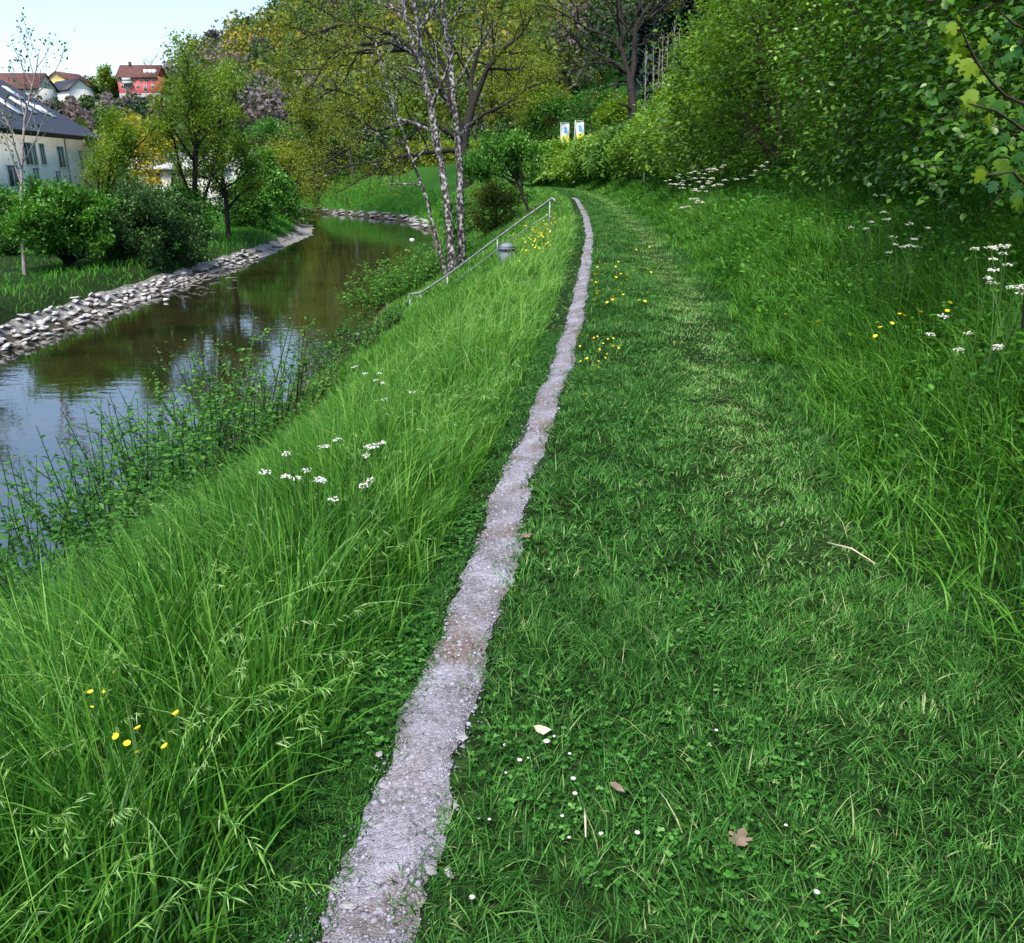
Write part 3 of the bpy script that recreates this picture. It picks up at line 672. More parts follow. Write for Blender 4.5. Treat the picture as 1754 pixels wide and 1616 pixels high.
def bush(name, base, rx, ry, rz, leaf, size, twigs, per, label, cat, seed, group=None, stems=6, tpl=LEAF, tint=(0.4, 0.16), bark=None, tl=0.55, flat=1.0, clump=0.11, droop=0.0, top_tint=0.0, bare=0.0, wide=1.0, rough_top=0.0, belly=0.45, foot=0.8):
    """a shrub: many twigs reaching out of a lumpy crown, leaves set along each twig"""
    r = rs(seed); e = empty(name, base, label, cat, group); base = np.array(base, float)
    ph = r.uniform(0, 2 * pi, twigs); hh = np.where(r.rand(twigs) < 0.30, 1 - 0.30 * r.rand(twigs) ** 1.5, r.rand(twigs)); q = np.maximum(0, (hh - belly) / (1 - belly))
    g = np.sqrt(np.clip(1 - q ** 2.2, 0, 1)) * (foot + (1 - foot) * np.clip(hh / 0.35, 0, 1))
    u = unit(np.stack([np.cos(ph) * (1 - q ** 2), np.sin(ph) * (1 - q ** 2), 0.15 + 1.3 * q ** 2 - 0.5 * (hh < .12)], 1))
    f = lumpy(r, twigs)(unit(np.stack([np.cos(ph), np.sin(ph), (hh - .5) * 2], 1))) * (1 - 0.42 * r.rand(twigs) ** 1.6) * np.where(r.rand(twigs) < .10, 1 + .28 * r.rand(twigs), 1)
    C = base + [0, 0, bare]
    tip = C + np.stack([np.cos(ph) * g * f * rx, np.sin(ph) * g * f * ry, rz * hh * (0.62 + 0.38 * np.minimum(f, 1.1))], 1)
    tip[:, 2] += rough_top * r.rand(twigs) ** 2 * np.clip(u[:, 2], 0, 1)
    C = C + [0, 0, rz * .35]
    out = unit(u + 0.35 * r.normal(size=(twigs, 3)) + np.array([0, 0, 0.2 - droop]))
    ln = tl * r.uniform(0.6, 1.4, twigs)
    tt = r.normal(0, clump, twigs) + top_tint * np.clip(u[:, 2], -0.3, 1) + 0.13 * nz(tip[:, 0] * 1.3, tip[:, 2] * 1.5, 1, seed)
    P, AX, NR, TN = [], [], [], []
    sd = unit(np.cross(out, np.array([0, 0, 1.0]) + 0.3 * r.normal(size=(twigs, 3))))
    for k in range(per):
        g = (k + 0.5) / per - 0.75
        p = tip + out * (ln * g)[:, None] + np.array([0, 0, -1.0]) * (droop * 0.6 * ln * (g + .75) ** 2)[:, None] + r.normal(0, 0.03 * size / .05, (twigs, 3))
        s_ = 1 if k % 2 else -1
        P.append(p); AX.append(out * 0.7 + s_ * sd * 0.8 + 0.3 * r.normal(size=(twigs, 3)) - np.array([0, 0, 0.25]))
        NR.append(np.array([0, 0, flat]) + 0.35 * out + 0.42 * r.normal(size=(twigs, 3))); TN.append(tt)
    P = np.concatenate(P); n = len(P)
    V, F = scat(tpl, P, np.concatenate(AX), np.concatenate(NR), size * r.uniform(0.6, 1.3, n), wide)
    keep = None
    obj("crown", V, F, leaf, e, np.repeat(np.clip(tint[0] + tint[1] * r.normal(size=n) + np.concatenate(TN), 0, 1), len(tpl[1])))
    polys = []
    for k in range(stems):
        tg = tip[r.randint(twigs)]; a = r.uniform(0, 2 * pi)
        p0 = base + np.array([cos(a) * rx * .15, sin(a) * ry * .15, -0.15]); m = p0 * 0.5 + tg * 0.5 + np.array([0, 0, rz * .15])
        tq = np.linspace(0, 1, 6)[:, None]; pts = (1 - tq) ** 2 * p0 + 2 * tq * (1 - tq) * m + tq ** 2 * tg
        polys.append((pts, np.linspace(max(0.012, rz * 0.012), 0.006, 6), 2))
    for k in range(min(twigs // 6, 260)):
        j = r.randint(twigs); pts = np.stack([C + (tip[j] - C) * 0.45, tip[j] - out[j] * ln[j] * .75, tip[j]]); polys.append((pts, np.linspace(max(.008, size * .12), .003, 3), 4))
    V, F = tubes(polys, (6, 5, 5, 4, 3)); obj("trunk", V, F, bark or M['twig'], e, smooth=True)
    return e

# --- hedge of tall shrubs along the right bank, nearest first
HG = "tall shrubs of the hedge on the right bank"
def hb(y, off, rx, top, leaf, size, tw, per, label, seed, tint=(0.46, 0.19), tpl=LEAF, **k):
    x = path_x(y) + off; z = hz(x, y)
    return bush("hedge_shrub", (x, y, z), rx, rx * 1.12, top - z, M[leaf], size, tw, per, label, "shrub", seed, HG, stems=9, tint=tint, tpl=tpl, foot=0.80, **k)
hb(3.6, 6.0, 2.3, 5.6, 'hedge', 0.075, 3600, 9, "dark green hedge shrub behind the maple branch at the right edge", 101)
hb(7.2, 5.2, 2.3, 6.2, 'hedge', 0.070, 5600, 10, "largest dark leafy hedge shrub above the tall white umbels", 102, bare=0.1)
hb(10.8, 5.5, 2.3, 6.6, 'hedge', 0.075, 5200, 10, "dense deep green hedge shrub with a black hollow low at its left", 103, bare=0.1)
hb(14.6, 5.5, 2.4, 7.0, 'hedge', 0.085, 4600, 9, "mid green hedge shrub in front of the yellowish ones", 104, tint=(0.5, 0.16))
hb(18.8, 5.5, 2.5, 7.0, 'hedge_yellow', 0.095, 4200, 9, "tall yellow green hedge shrub with thin sprays at its top", 105, tint=(0.34, 0.15), rough_top=0.8)
hb(23.6, 5.4, 2.6, 6.6, 'hedge_yellow', 0.11, 3800, 9, "bright yellow green hedge shrub beside the pale upright stems", 106, tint=(0.46, 0.15), rough_top=0.8)
hb(28.6, 5.1, 2.5, 5.6, 'hedge_yellow', 0.13, 3400, 8, "loose light green hedge shrub under the pale upright stems", 107, tint=(0.36, 0.15), rough_top=0.9)
hb(33.8, 5.0, 2.5, 4.5, 'hedge_yellow', 0.15, 3000, 8, "feathery light green hedge shrub right of the dark branching tree", 108, tint=(0.50, 0.15), rough_top=0.9)
hb(39.5, 4.9, 2.6, 4.1, 'hedge_yellow', 0.17, 2600, 8, "rounded green hedge shrub at the foot of the dark branching tree", 109, tint=(0.32, 0.14), rough_top=.5)
hb(46, 4.8, 2.8, 4.0, 'hedge_yellow', 0.19, 2400, 8, "fresh green hedge shrub just right of the two flags", 110, tint=(0.40, 0.14), rough_top=.6)
hb(53, 4.4, 2.8, 3.5, 'hedge', 0.20, 2200, 8, "darker low hedge shrub below the two flags", 111, tint=(0.62, 0.14), rough_top=.4)
hb(59.5, 3.9, 2.9, 3.1, 'hedge_yellow', 0.22, 2000, 8, "lime green hedge shrub left of the two flags", 112, tint=(0.50, 0.15), rough_top=.3)
hb(67, 3.4, 3.2, 3.0, 'hedge_yellow', 0.24, 1800, 8, "farthest yellow green hedge shrub behind the small round tree", 113, tint=(0.55, 0.15), rough_top=.3)

# --- maple sapling whose branch reaches into the picture from the right
r = rs(55)
mb = np.array([3.15, 3.6, hz(3.15, 3.6)])
me_ = empty("maple_sapling", mb, "maple sapling reaching in from the right edge with lobed yellow green leaves", "tree")
mp_ = [at_t(1800, 330, 3.75), at_t(1754, 178, 3.6), at_t(1722, 165, 3.5), at_t(1697, 140, 3.4), at_t(1675, 110, 3.3), at_t(1655, 70, 3.25), at_t(1645, 48, 3.2)]
trunk_pts = np.array([mb - [0, 0, .1], mb + [-.02, .02, .9], mp_[0], mp_[0] + [0.1, 0.1, 1.0], mp_[0] + [0.05, .15, 2.4]])
b2 = np.array([mp_[0] - [0, 0, 0.25], at_t(1770, 235, 3.4), at_t(1735, 210, 3.3), at_t(1705, 190, 3.2), at_t(1660, 178, 3.1)])
b3 = np.array([mp_[0] - [0, 0, 0.6], at_t(1770, 330, 3.5), at_t(1735, 295, 3.4), at_t(1690, 300, 3.3)])
b4 = np.array([trunk_pts[3], at_t(1775, 60, 3.7), at_t(1735, 40, 3.6), at_t(1712, 20, 3.5)])
b1 = np.array(mp_)
V, F = tubes([(trunk_pts, np.linspace(.022, .010, 5), 1)] + [(b, np.linspace(.009, .003, len(b)), 2) for b in (b1, b2, b3, b4)])
obj("trunk", V, F, M['twig'], me_, smooth=True)
LP = [(1628, 48, .85), (1640, 35, .5), (1632, 66, .9), (1648, 70, .6), (1660, 112, 1.0), (1642, 92, .9), (1672, 118, .8), (1690, 78, .7), (1668, 162, 1.05), (1650, 186, .9), (1705, 178, .9), (1712, 68, .6), (1728, 72, .7), (1735, 100, .9), (1720, 110, .8), (1748, 92, .8), (1690, 140, .7), (1730, 140, .8), (1748, 210, .8), (1715, 150, .6), (1730, 35, .6), (1748, 20, .7), (1742, 62, .6), (1685, 300, .9), (1715, 285, .9), (1738, 300, 1.0), (1752, 270, .8), (1705, 320, .8), (1735, 335, .9), (1750, 350, .9), (1700, 60, .5), (1680, 178, .8), (1695, 205, .8), (1725, 235, .8)]
P, A, Nn, S_, T_ = [], [], [], [], []
for px, py, s_ in LP:
    for rep in range(2 if s_ > 0.75 else 1):
        P.append(at_t(px + r.normal(0, 8 * rep), py - 10 + r.normal(0, 8 * rep), 3.25 + 0.35 * (px - 1640) / 110 + r.uniform(-.08, .12)))
        a = r.normal(-0.3, 0.7); A.append((sin(a), r.uniform(-.4, .1), -0.6 - 0.4 * r.rand())); Nn.append((r.normal(-.1, .4), -0.7, 0.6 + r.normal(0, .3))); S_.append(0.068 * s_)
        T_.append(np.clip((0.78 if px < 1700 else 0.35) + r.normal(0, .16), 0, 1))
V, F = scat(MAPLE, np.array(P), np.array(A), np.array(Nn), np.array(S_)); obj("crown", V, F, M['maple'], me_, np.repeat(T_, 16))

# --- trunks by the water: lichen-spotted alders
AL = "lichen spotted trunks at the water's edge"
def px_line(pts, t): return np.array([at_t(a, b, t) for a, b in pts])
QA = dict(seg=0.35, wob=0.13, up=[0, 0.03, 0.02, 0.0], lev=3, nb=[9, 4, 3], f0=[0.35, 0.25, 0.2], ang=[0.9, 0.8, 0.7], lr=[0.20, 0.55, 0.5], rmin=0.006, cone=0.3)
LA = dict(per=5.0, size=0.075, jit=0.07, tint=(0.42, 0.2))
def base_of(p): return np.array([p[0], p[1], hz(p[0], p[1])])
T1 = px_line([(768, 492), (757, 440), (742, 392), (732, 345), (716, 300), (703, 268), (690, 225), (668, 165), (650, 100), (640, 60)], 27.3)
T2 = px_line([(776, 492), (773, 430), (766, 350), (757, 290), (747, 230), (738, 180), (728, 140), (722, 95), (714, 40), (706, -20), (700, -120), (702, -200)], 27.6)
T2b = px_line([(757, 290), (744, 240), (735, 170), (722, 120), (703, 60), (690, 5), (676, -70), (668, -140)], 27.7)
T3 = px_line([(789, 480), (791, 420), (788, 350), (788, 290), (783, 230), (777, 160), (769, 90), (761, 30), (757, -40), (756, -150), (752, -210)], 28.4)
tree("alder_tree", base_of(T1[0]), QA, M['birch'], M['spring'], "thinnest of the lichen spotted trunks, leaning left over the river", "tree", 201, AL, [(T1, 0.075, 0.02, 10)], lv=LA)
tree("alder_tree", base_of(T2[0]), QA, M['birch'], M['spring'], "forked lichen spotted trunk in the middle of the three by the water", "tree", 202, AL, [(T2, 0.15, 0.05, 9), (T2b, 0.10, 0.03, 8)], lv=LA)
tree("alder_tree", base_of(T3[0]), QA, M['birch'], M['spring'], "straightest lichen spotted trunk, right of the forked one by the water", "tree", 203, AL, [(T3, 0.145, 0.05, 10)], lv=LA)
# long thin bough crossing left from the alders
# --- large spreading tree behind them on the far bank
QO = dict(seg=0.9, wob=0.16, up=[0, 0.02, 0.0, -0.02], lev=3, nb=[9, 5, 5], f0=[0.25, 0.2, 0.15], ang=[0.85, 0.75, 0.7], lr=[0.42, 0.52, 0.5], rmin=0.018, cone=0.45)
t = 76.0
ob = at_t(797, 312, t); ob = base_of(ob)
OT = [([ob - [0, 0, .3], at_t(796, 285, t), at_t(793, 250, t), at_t(798, 220, t), at_t(808, 185, t)], 0.55, 0.36, 0),
      ([at_t(808, 185, t), at_t(822, 150, t), at_t(836, 115, t - 1), at_t(862, 85, t - 2), at_t(893, 60, t - 2), at_t(915, 20, t - 2)], 0.30, 0.07, 9),
      ([at_t(808, 185, t), at_t(806, 140, t), at_t(818, 90, t + 1), at_t(842, 40, t + 1), at_t(858, -20, t + 2)], 0.26, 0.07, 8),
      ([at_t(796, 235, t), at_t(778, 190, t - 1), at_t(752, 150, t - 2), at_t(715, 95, t - 3), at_t(670, 72, t - 4), at_t(620, 76, t - 5), at_t(575, 85, t - 5), at_t(552, 115, t - 5), at_t(534, 150, t - 5)], 0.34, 0.06, 11),
      ([at_t(720, 100, t - 3), at_t(680, 62, t - 4), at_t(632, 46, t - 5), at_t(585, 42, t - 6), at_t(530, 62, t - 6), at_t(485, 82, t - 7)], 0.22, 0.05, 9),
      ([at_t(778, 190, t - 1), at_t(762, 120, t - 1), at_t(735, 60, t - 2), at_t(700, 10, t - 2), at_t(660, -40, t - 3)], 0.24, 0.07, 8),
      ([at_t(795, 262, t), at_t(770, 258, t - 1), at_t(730, 262, t - 3), at_t(690, 268, t - 4), at_t(640, 278, t - 5), at_t(600, 283, t - 6), at_t(540, 305, t - 7)], 0.22, 0.05, 9),
      ([at_t(796, 250, t), at_t(750, 215, t - 2), at_t(700, 210, t - 3), at_t(650, 222, t - 4), at_t(600, 250, t - 5), at_t(560, 278, t - 6), at_t(515, 296, t - 7)], 0.24, 0.05, 10),
      ([at_t(798, 220, t), at_t(830, 195, t - 1), at_t(868, 178, t - 2), at_t(905, 150, t - 3), at_t(940, 140, t - 3)], 0.18, 0.05, 8)]
tree("spreading_tree", ob, QO, M['bark'], M['olive'], "large spreading tree with arching dark boughs behind the lichen spotted trunks", "tree", 210, None, OT, sides=(8, 6, 4, 3, 3), lv=dict(per=17, size=0.16, jit=0.26, tint=(0.5, 0.2), clump=0.16))
# --- further trees beyond the bend
QV = dict(seg=0.7, wob=0.12, up=[0.03, 0.05, 0.03, 0.0], lev=3, nb=[9, 6, 4], f0=[0.25, 0.25, 0.2], ang=[0.55, 0.6, 0.65], lr=[0.62, 0.5, 0.5], rmin=0.015, cone=0.5)
def T(name, px, py, t, hgt, label, seed, leaf='olive', bark='bark', q=QV, size=0.2, per=14, rad=None, stems=1, group=None, jit=.22, tint=(0.42, .2), up=0, **k):
    p = at_t(px, py, t); b = base_of(p)
    return tree(name, b, q, M[bark], M[leaf] if leaf else None, label, "tree", seed, group, L=hgt * 0.62, rad=rad or hgt * 0.016, stems=stems, lv=dict(per=per, size=size, jit=jit, tint=tint, clump=.15), **k)
T("riverside_tree", 545, 335, 92, 12, "leafy tree with a thick trunk left of the bend, above the river stones", 220, size=.26)
T("riverside_tree", 605, 325, 96, 13, "pale trunked tree on the outer bank between two darker trunks", 221, bark='bark_pale', size=.26)
T("riverside_tree", 632, 312, 104, 14, "dark trunked tree standing before the white roof", 222, size=.28)
T("riverside_tree", 840, 262, 100, 17, "dark twin trunked tree right of the large spreading tree", 223, size=.26, stems=2, tint=(.36, .2))
T("riverside_tree", 868, 262, 108, 17, "yellowish tree behind the small round tree on the bank", 224, size=.28, tint=(.55, .2))
T("riverside_tree", 690, 300, 112, 13, "hazy green tree in front of the mown field", 225, 'spring', size=.30)
T("riverside_tree", 505, 340, 84, 9, "bushy light tree at the inner end of the bend", 226, 'olive', size=.24, per=14)

# --- dark branching tree rising out of the hedge
t = 46.0
QR = dict(seg=0.5, wob=0.16, up=[0.0, 0.03, 0.03, 0.0], lev=3, nb=[8, 5, 4], f0=[0.25, 0.2, 0.2], ang=[0.8, 0.7, 0.7], lr=[0.40, 0.5, 0.5], rmin=0.010, cone=0.4)
rb = base_of(at_t(1085, 250, t))
RT = [([rb - [0, 0, .2], at_t(1085, 215, t), at_t(1084, 185, t), at_t(1082, 160, t), at_t(1078, 135, t)], 0.26, 0.20, 0),
      ([at_t(1078, 135, t), at_t(1070, 105, t), at_t(1063, 70, t), at_t(1062, 30, t), at_t(1060, -30, t), at_t(1050, -110, t)], 0.16, 0.05, 9),
      ([at_t(1080, 145, t), at_t(1086, 110, t), at_t(1087, 75, t), at_t(1089, 45, t), at_t(1105, 20, t), at_t(1130, -10, t), at_t(1160, -50, t)], 0.17, 0.05, 9),
      ([at_t(1077, 128, t), at_t(1058, 112, t - .3), at_t(1035, 98, t - .6), at_t(1000, 82, t - 1), at_t(980, 62, t - 1.2), at_t(955, 37, t - 1.5)], 0.12, 0.03, 7),
      ([at_t(1066, 90, t), at_t(1045, 62, t), at_t(1010, 52, t), at_t(975, 30, t - .5), at_t(945, 12, t - 1), at_t(915, 8, t - 1)], 0.09, 0.025, 7),
      ([at_t(1077, 130, t), at_t(1050, 112, t), at_t(1015, 108, t - .8), at_t(985, 120, t - 1), at_t(950, 125, t - 1.5)], 0.07, 0.02, 6),
      ([at_t(1082, 145, t), at_t(1055, 145, t), at_t(1030, 153, t - .5), at_t(1012, 160, t - .8)], 0.06, 0.02, 4),
      ([at_t(1083, 190, t), at_t(1074, 182, t - .5), at_t(1060, 178, t - .8)], 0.08, 0.05, 0),
      ([at_t(1090, 50, t), at_t(1110, 30, t), at_t(1140, 10, t + .5), at_t(1180, 4, t + 1)], 0.07, 0.02, 6)]
tree("branching_tree", rb, QR, M['bark'], M['olive'], "dark branching tree with few leaves rising from the hedge", "tree", 230, None, RT, lv=dict(per=2.2, size=0.10, jit=0.08, tint=(.4, .2)))
# --- pale upright stems
r = rs(66)
for k, px in enumerate([1108, 1117, 1124, 1138, 1146, 1154, 1162, 1171, 1179, 1187, 1198, 1207, 1216]):
    t = r.uniform(38, 42); b = base_of(at_t(px, 230, t)); top = at_t(px + r.normal(0, 3), r.uniform(60, 100) if px < 1150 else r.uniform(35, 80), t)
    pts = np.array([b, b * .5 + top * .5 + r.normal(0, .04, 3), top]); pts = np.array([pts[0], (pts[0] + pts[1]) / 2, pts[1], (pts[1] + pts[2]) / 2, pts[2]])
    tree("poplar_sapling", b, dict(seg=.3, wob=.1, up=[0, .12, 0], lev=1, nb=[26], f0=[0.45], ang=[.5], lr=[.07], rmin=.006, cone=.3), M['bark_pale'], M['spring'],
         "pale upright poplar sapling in the stand above the hedge", "tree", 300 + k, "poplar saplings above the hedge", [(pts, .035, .012, 26)], lv=dict(per=2.0, size=.11, jit=.05, tint=(.7, .2)))

# --- small round tree on the river bank, and the brown bush below it
QS = dict(seg=0.3, wob=0.14, up=[0.02, 0.0, -0.02, -0.03], lev=3, nb=[8, 6, 5], f0=[0.4, 0.25, 0.2], ang=[0.8, 0.75, 0.7], lr=[0.6, 0.5, 0.5], rmin=0.008, cone=0.35)
sb = base_of(at_t(910, 372, 34.5))
st_ = [([sb - [0, 0, .2], at_t(900, 346, 34.5), at_t(888, 316, 34.5), at_t(876, 296, 34.5), at_t(862, 273, 34.5)], .075, .03, 9),
       ([at_t(896, 336, 34.5), at_t(893, 311, 34.3), at_t(895, 286, 34), at_t(885, 261, 34)], .05, .02, 7), ([at_t(888, 316, 34.5), at_t(860, 303, 34.3), at_t(835, 296, 34.2), at_t(822, 286, 34)], .045, .015, 8)]
tree("bank_tree", sb, QS, M['bark'], M['bush'], "small leaning round headed tree at the top of the handrail", "tree", 240, None, st_, lv=dict(per=13, size=.12, jit=.11, tint=(.6, .2)))
def Bx(name, px, py, t, w, h, label, seed, leaf='bush', size=.1, tw=900, per=8, ground=True, **k):
    """a shrub whose foot stands on the ground near the pixel, w and h in metres"""
    b = base_of(at_t(px, py, t)); 
    return bush(name, b, w / 2, w / 2, h, M[leaf], size, tw, per, label, "shrub", seed, **k)
Bx("bank_bush", 845, 372, 37, 2.6, 2.0, "dull olive bush below the small round headed tree", 401, 'olive', .11, 700, tint=(.0, .16), foot=.5, rough_top=.4)
Bx("bank_bush", 800, 385, 48, 3.0, 1.8, "green bush on the bank right of the lichen spotted trunks", 402, 'bush', .16, 700)
Bx("bank_bush", 868, 345, 44, 3.2, 1.5, "low leafy bush left of the handrail's upper end", 403, 'bush', .15, 700, tint=(.55, .2))

# --- shrubs along the near water's edge
WG = "shrubs along the near water's edge"
def shoots(name, x, y, w, h, n, leaf, size, label, seed, per=26, tint=(.42, .18), bare=0.0):
    if y < 16: h, w, size, n, per = h * 1.4, w * 1.15, size * 1.15, int(n * 1.3), int(per * 1.3)
    r = rs(seed); z = hz(x, y); e = empty(name, (x, y, z), label, "shrub", WG); polys, P, A, NN, TN = [], [], [], [], []
    for k in range(n):
        a = r.uniform(0, 2 * pi); q = w / 2 * r.rand() ** .6; bx, by = x + cos(a) * q, y + sin(a) * q; b = np.array([bx, by, hz(bx, by) - .05])
        hh = h * r.uniform(.5, 1.05) * (1.05 - .45 * (q / (w / 2)) ** 2); d = np.array([cos(a) * q / w * .8 + r.normal(0, .14), sin(a) * q / w * .8 + r.normal(0, .14), 1]); tq = np.linspace(0, 1, 6)[:, None]
        pts = b + tq * hh * d + np.array([d[0], d[1], -.1]) * (tq ** 2) * .25 * hh; polys.append((pts, np.linspace(.008, .002, 6) * (1 + h / 4), 3))
        m = int(per * r.uniform(.7, 1.2)); f = 1 - r.rand(m) ** .8 * (0.9 - bare); i = np.minimum((f * 5).astype(int), 4); g = (f * 5 - i)[:, None]
        P.append(pts[i] * (1 - g) + pts[i + 1] * g); an = np.arange(m) * 2.4; A.append(np.stack([np.cos(an), np.sin(an), r.uniform(-.1, .7, m)], 1)); NN.append(np.array([[0, 0, 1.0]]) + .4 * r.normal(size=(m, 3))); TN.append(np.full(m, r.normal(0, .08)))
        for s_ in range(int(per / 9)):
            j = r.randint(1, 5); aa = r.uniform(0, 2 * pi); L_ = hh * r.uniform(.12, .3); dd = np.array([cos(aa), sin(aa), .55]); q2 = np.stack([pts[j], pts[j] + dd * L_ * .5, pts[j] + dd * L_]); polys.append((q2, np.array([.004, .003, .002]), 4))
            m2 = 7; ff = r.rand(m2)[:, None]; P.append(q2[0] + (q2[2] - q2[0]) * ff); an = r.uniform(0, 6.28, m2); A.append(np.stack([np.cos(an), np.sin(an), r.uniform(-.2, .5, m2)], 1)); NN.append(np.array([[0, 0, 1.0]]) + .4 * r.normal(size=(m2, 3))); TN.append(np.zeros(m2))
    P = np.concatenate(P); N = len(P)
    V, F = scat(LEAF, P, np.concatenate(A), np.concatenate(NN), size * r.uniform(.6, 1.3, N)); obj("leaves", V, F, M[leaf], e, np.repeat(np.clip(tint[0] + tint[1] * r.normal(size=N) + np.concatenate(TN), 0, 1), 4))
    V, F = tubes(polys, (6, 5, 4, 4, 3)); obj("stems", V, F, M['stem'] if bare == 0 else M['twig'], e, smooth=True)
    return e
def wedge(px, py, z):
    p = at_z(px, py, z); return p[0], p[1]
x, y = wedge(60, 900, -2.0); shoots("water_shrub", x, y, 2.6, 1.5, 90, 'bush', .06, "broad leafy shrub at the left edge below the sky reflection", 501)
x, y = wedge(175, 830, -2.0); shoots("water_shrub", x, y, 1.8, 0.8, 45, 'bush', .058, "leafy shoots rising against the bright sky reflection", 502)
x, y = wedge(285, 800, -2.1); shoots("water_shrub", x, y, 2.3, 1.6, 100, 'bush', .06, "dense shrub left of the thin seed stalk", 503, tint=(.5, .18))
x, y = wedge(120, 960, -1.8); shoots("water_shrub", x, y, 2.2, 0.9, 70, 'bush', .055, "low dark shrub where the tall grass ends at the left edge", 504, tint=(.30, .16))
x, y = wedge(410, 740, -2.2); shoots("water_shrub", x, y, 2.2, 1.6, 80, 'bush', .055, "twiggy green shrub between the thin stalk and the tall grass", 505, per=24, tint=(.6, .2), bare=.15)
x, y = wedge(480, 690, -2.5); shoots("water_shrub", x, y, 2.0, 0.9, 24, 'bush', .055, "thin shoots at the second patch of sky reflection", 506, per=16, bare=.3)
x, y = wedge(600, 592, -2.7); shoots("water_shrub", x, y, 2.4, 1.1, 90, 'bush', .075, "bushy shrub with brown twigs left of the handrail's foot", 507, per=20, tint=(.3, .2), bare=.2)
x, y = wedge(676, 492, -2.6); shoots("water_shrub", x, y, 3.2, 1.9, 150, 'bush', .085, "rounded light green willow shrub behind the handrail's foot", 508, per=34, tint=(.85, .18))
x, y = wedge(745, 470, -2.5); shoots("water_shrub", x, y, 2.6, 1.5, 90, 'bush', .10, "leafy shrub round the foot of the lichen spotted trunks", 509, per=26, tint=(.5, .18))
x, y = wedge(560, 640, -2.7); shoots("water_shrub", x, y, 2.4, 0.9, 50, 'bush', .06, "low straggling shoots right of the bright water", 510, per=14, tint=(.3, .2), bare=.3)

# --- dry seed stalk standing over the water shrubs
r = rs(71); p0 = base_of(at_z(372, 770, -1.9)); top = at_t(372, 585, np.linalg.norm(p0[:2]) * 1.06)
pts = np.array([p0, p0 * .6 + top * .4 + [.03, 0, 0], p0 * .25 + top * .75 + [-.02, 0, 0], top])
e = empty("seed_stalk", p0, "tall thin seed stalk standing up against the dark water", "plant")
V, F = tubes([(pts, np.array([.006, .005, .004, .002]), 2)]); obj("stem", V, F, M['stem'], e, np.full(len(F), .9))
n = 26; f = r.uniform(.55, 1, n); P = pts[1] + (pts[3] - pts[1]) * ((f - .4) / .6)[:, None] ; an = r.uniform(0, 6.28, n)
V, F = scat(LEAF, P, np.stack([np.cos(an), np.sin(an), r.uniform(.1, .9, n)], 1), rnd_dir(r, n), r.uniform(.03, .09, n)); obj("seed_head", V, F, M['stem'], e, np.clip(r.normal(.8, .2, n).repeat(4), 0, 1))

# ------------------------------------------------------------------ handrail down to the river
hr0 = at_t(942, 375, 22.3)
e = empty("handrail", base_of(hr0), "pale galvanised handrail running down the bank to the river", "handrail")
def rt(px): return 22.2 + (943 - px) / 246.0 * 2.4
def rl(pts): return np.array([at_t(a, b, rt(a)) for a, b in pts])
MB().tube(rl([(951, 347), (950, 343), (946, 340), (942, 343), (905, 369), (860, 402), (812, 438), (766, 472), (721, 502), (712, 503), (703, 503.5), (701, 507), (695, 530)]), 0.028, 8).build("top_rail", M['steel'], e, True)
MB().tube(rl([(942, 366), (908, 388), (870, 414), (835, 441), (767, 491), (721, 524), (712, 526), (704, 527), (701, 532)]), 0.013, 6).build("lower_rail", M['steel'], e, True)
for px, py in ((942, 344), (852, 409), (766, 473), (721, 503), (702, 512)):
    a = at_t(px, py, rt(px)); a = a - [0, 0, .02]; b = np.array([a[0], a[1], min(hz(a[0], a[1]) - .15, a[2] - .75)])
    MB().tube(np.array([a, b]), 0.021, 8).build("post", M['steel'], e, True)

# ------------------------------------------------------------------ grey litter bin in the grass
bp = base_of(at_t(868, 440, 20.3)); yaw = R(24)
e = empty("litter_bin", bp, "grey litter bin with a hipped lid half sunk in the grass", "bin")
z0 = bp[2] + 0.0
bz = at_t(868, 437, 20.3)[2]; tz = at_t(868, 416, 20.3)[2]
def frus(x0, y0, za, x1, y1, zb):
    V = np.array([(-x0, -y0, za), (x0, -y0, za), (x0, y0, za), (-x0, y0, za), (-x1, -y1, zb), (x1, -y1, zb), (x1, y1, zb), (-x1, y1, zb)], float)
    V[:, :2] *= .92; c, n = cos(yaw), sin(yaw); V[:, :2] = V[:, :2] @ np.array([[c, n], [-n, c]]); V[:, :2] += bp[:2]
    return V, [(0, 3, 2, 1), (4, 5, 6, 7), (0, 1, 5, 4), (1, 2, 6, 5), (2, 3, 7, 6), (3, 0, 4, 7)]
hgt = tz - bz
MB().add(*frus(.135, .12, z0 - .05, .165, .15, bz + hgt * .42)).build("body", M['bin'], e)
MB().add(*frus(.15, .135, bz + hgt * .42, .15, .135, bz + hgt * .52)).build("opening", M['bin_dark'], e)
MB().add(*frus(.205, .185, bz + hgt * .52, .20, .18, bz + hgt * .60)).add(*frus(.20, .18, bz + hgt * .603, .075, .06, bz + hgt)).build("lid", M['bin'], e)
v, f = frus(.03, .12, bz + hgt * .1, .03, .12, bz + hgt * .62); v[:, :2] += np.array([cos(yaw), sin(yaw)]) * .18
MB().add(v, f).build("side_bracket", M['bin_dark'], e)

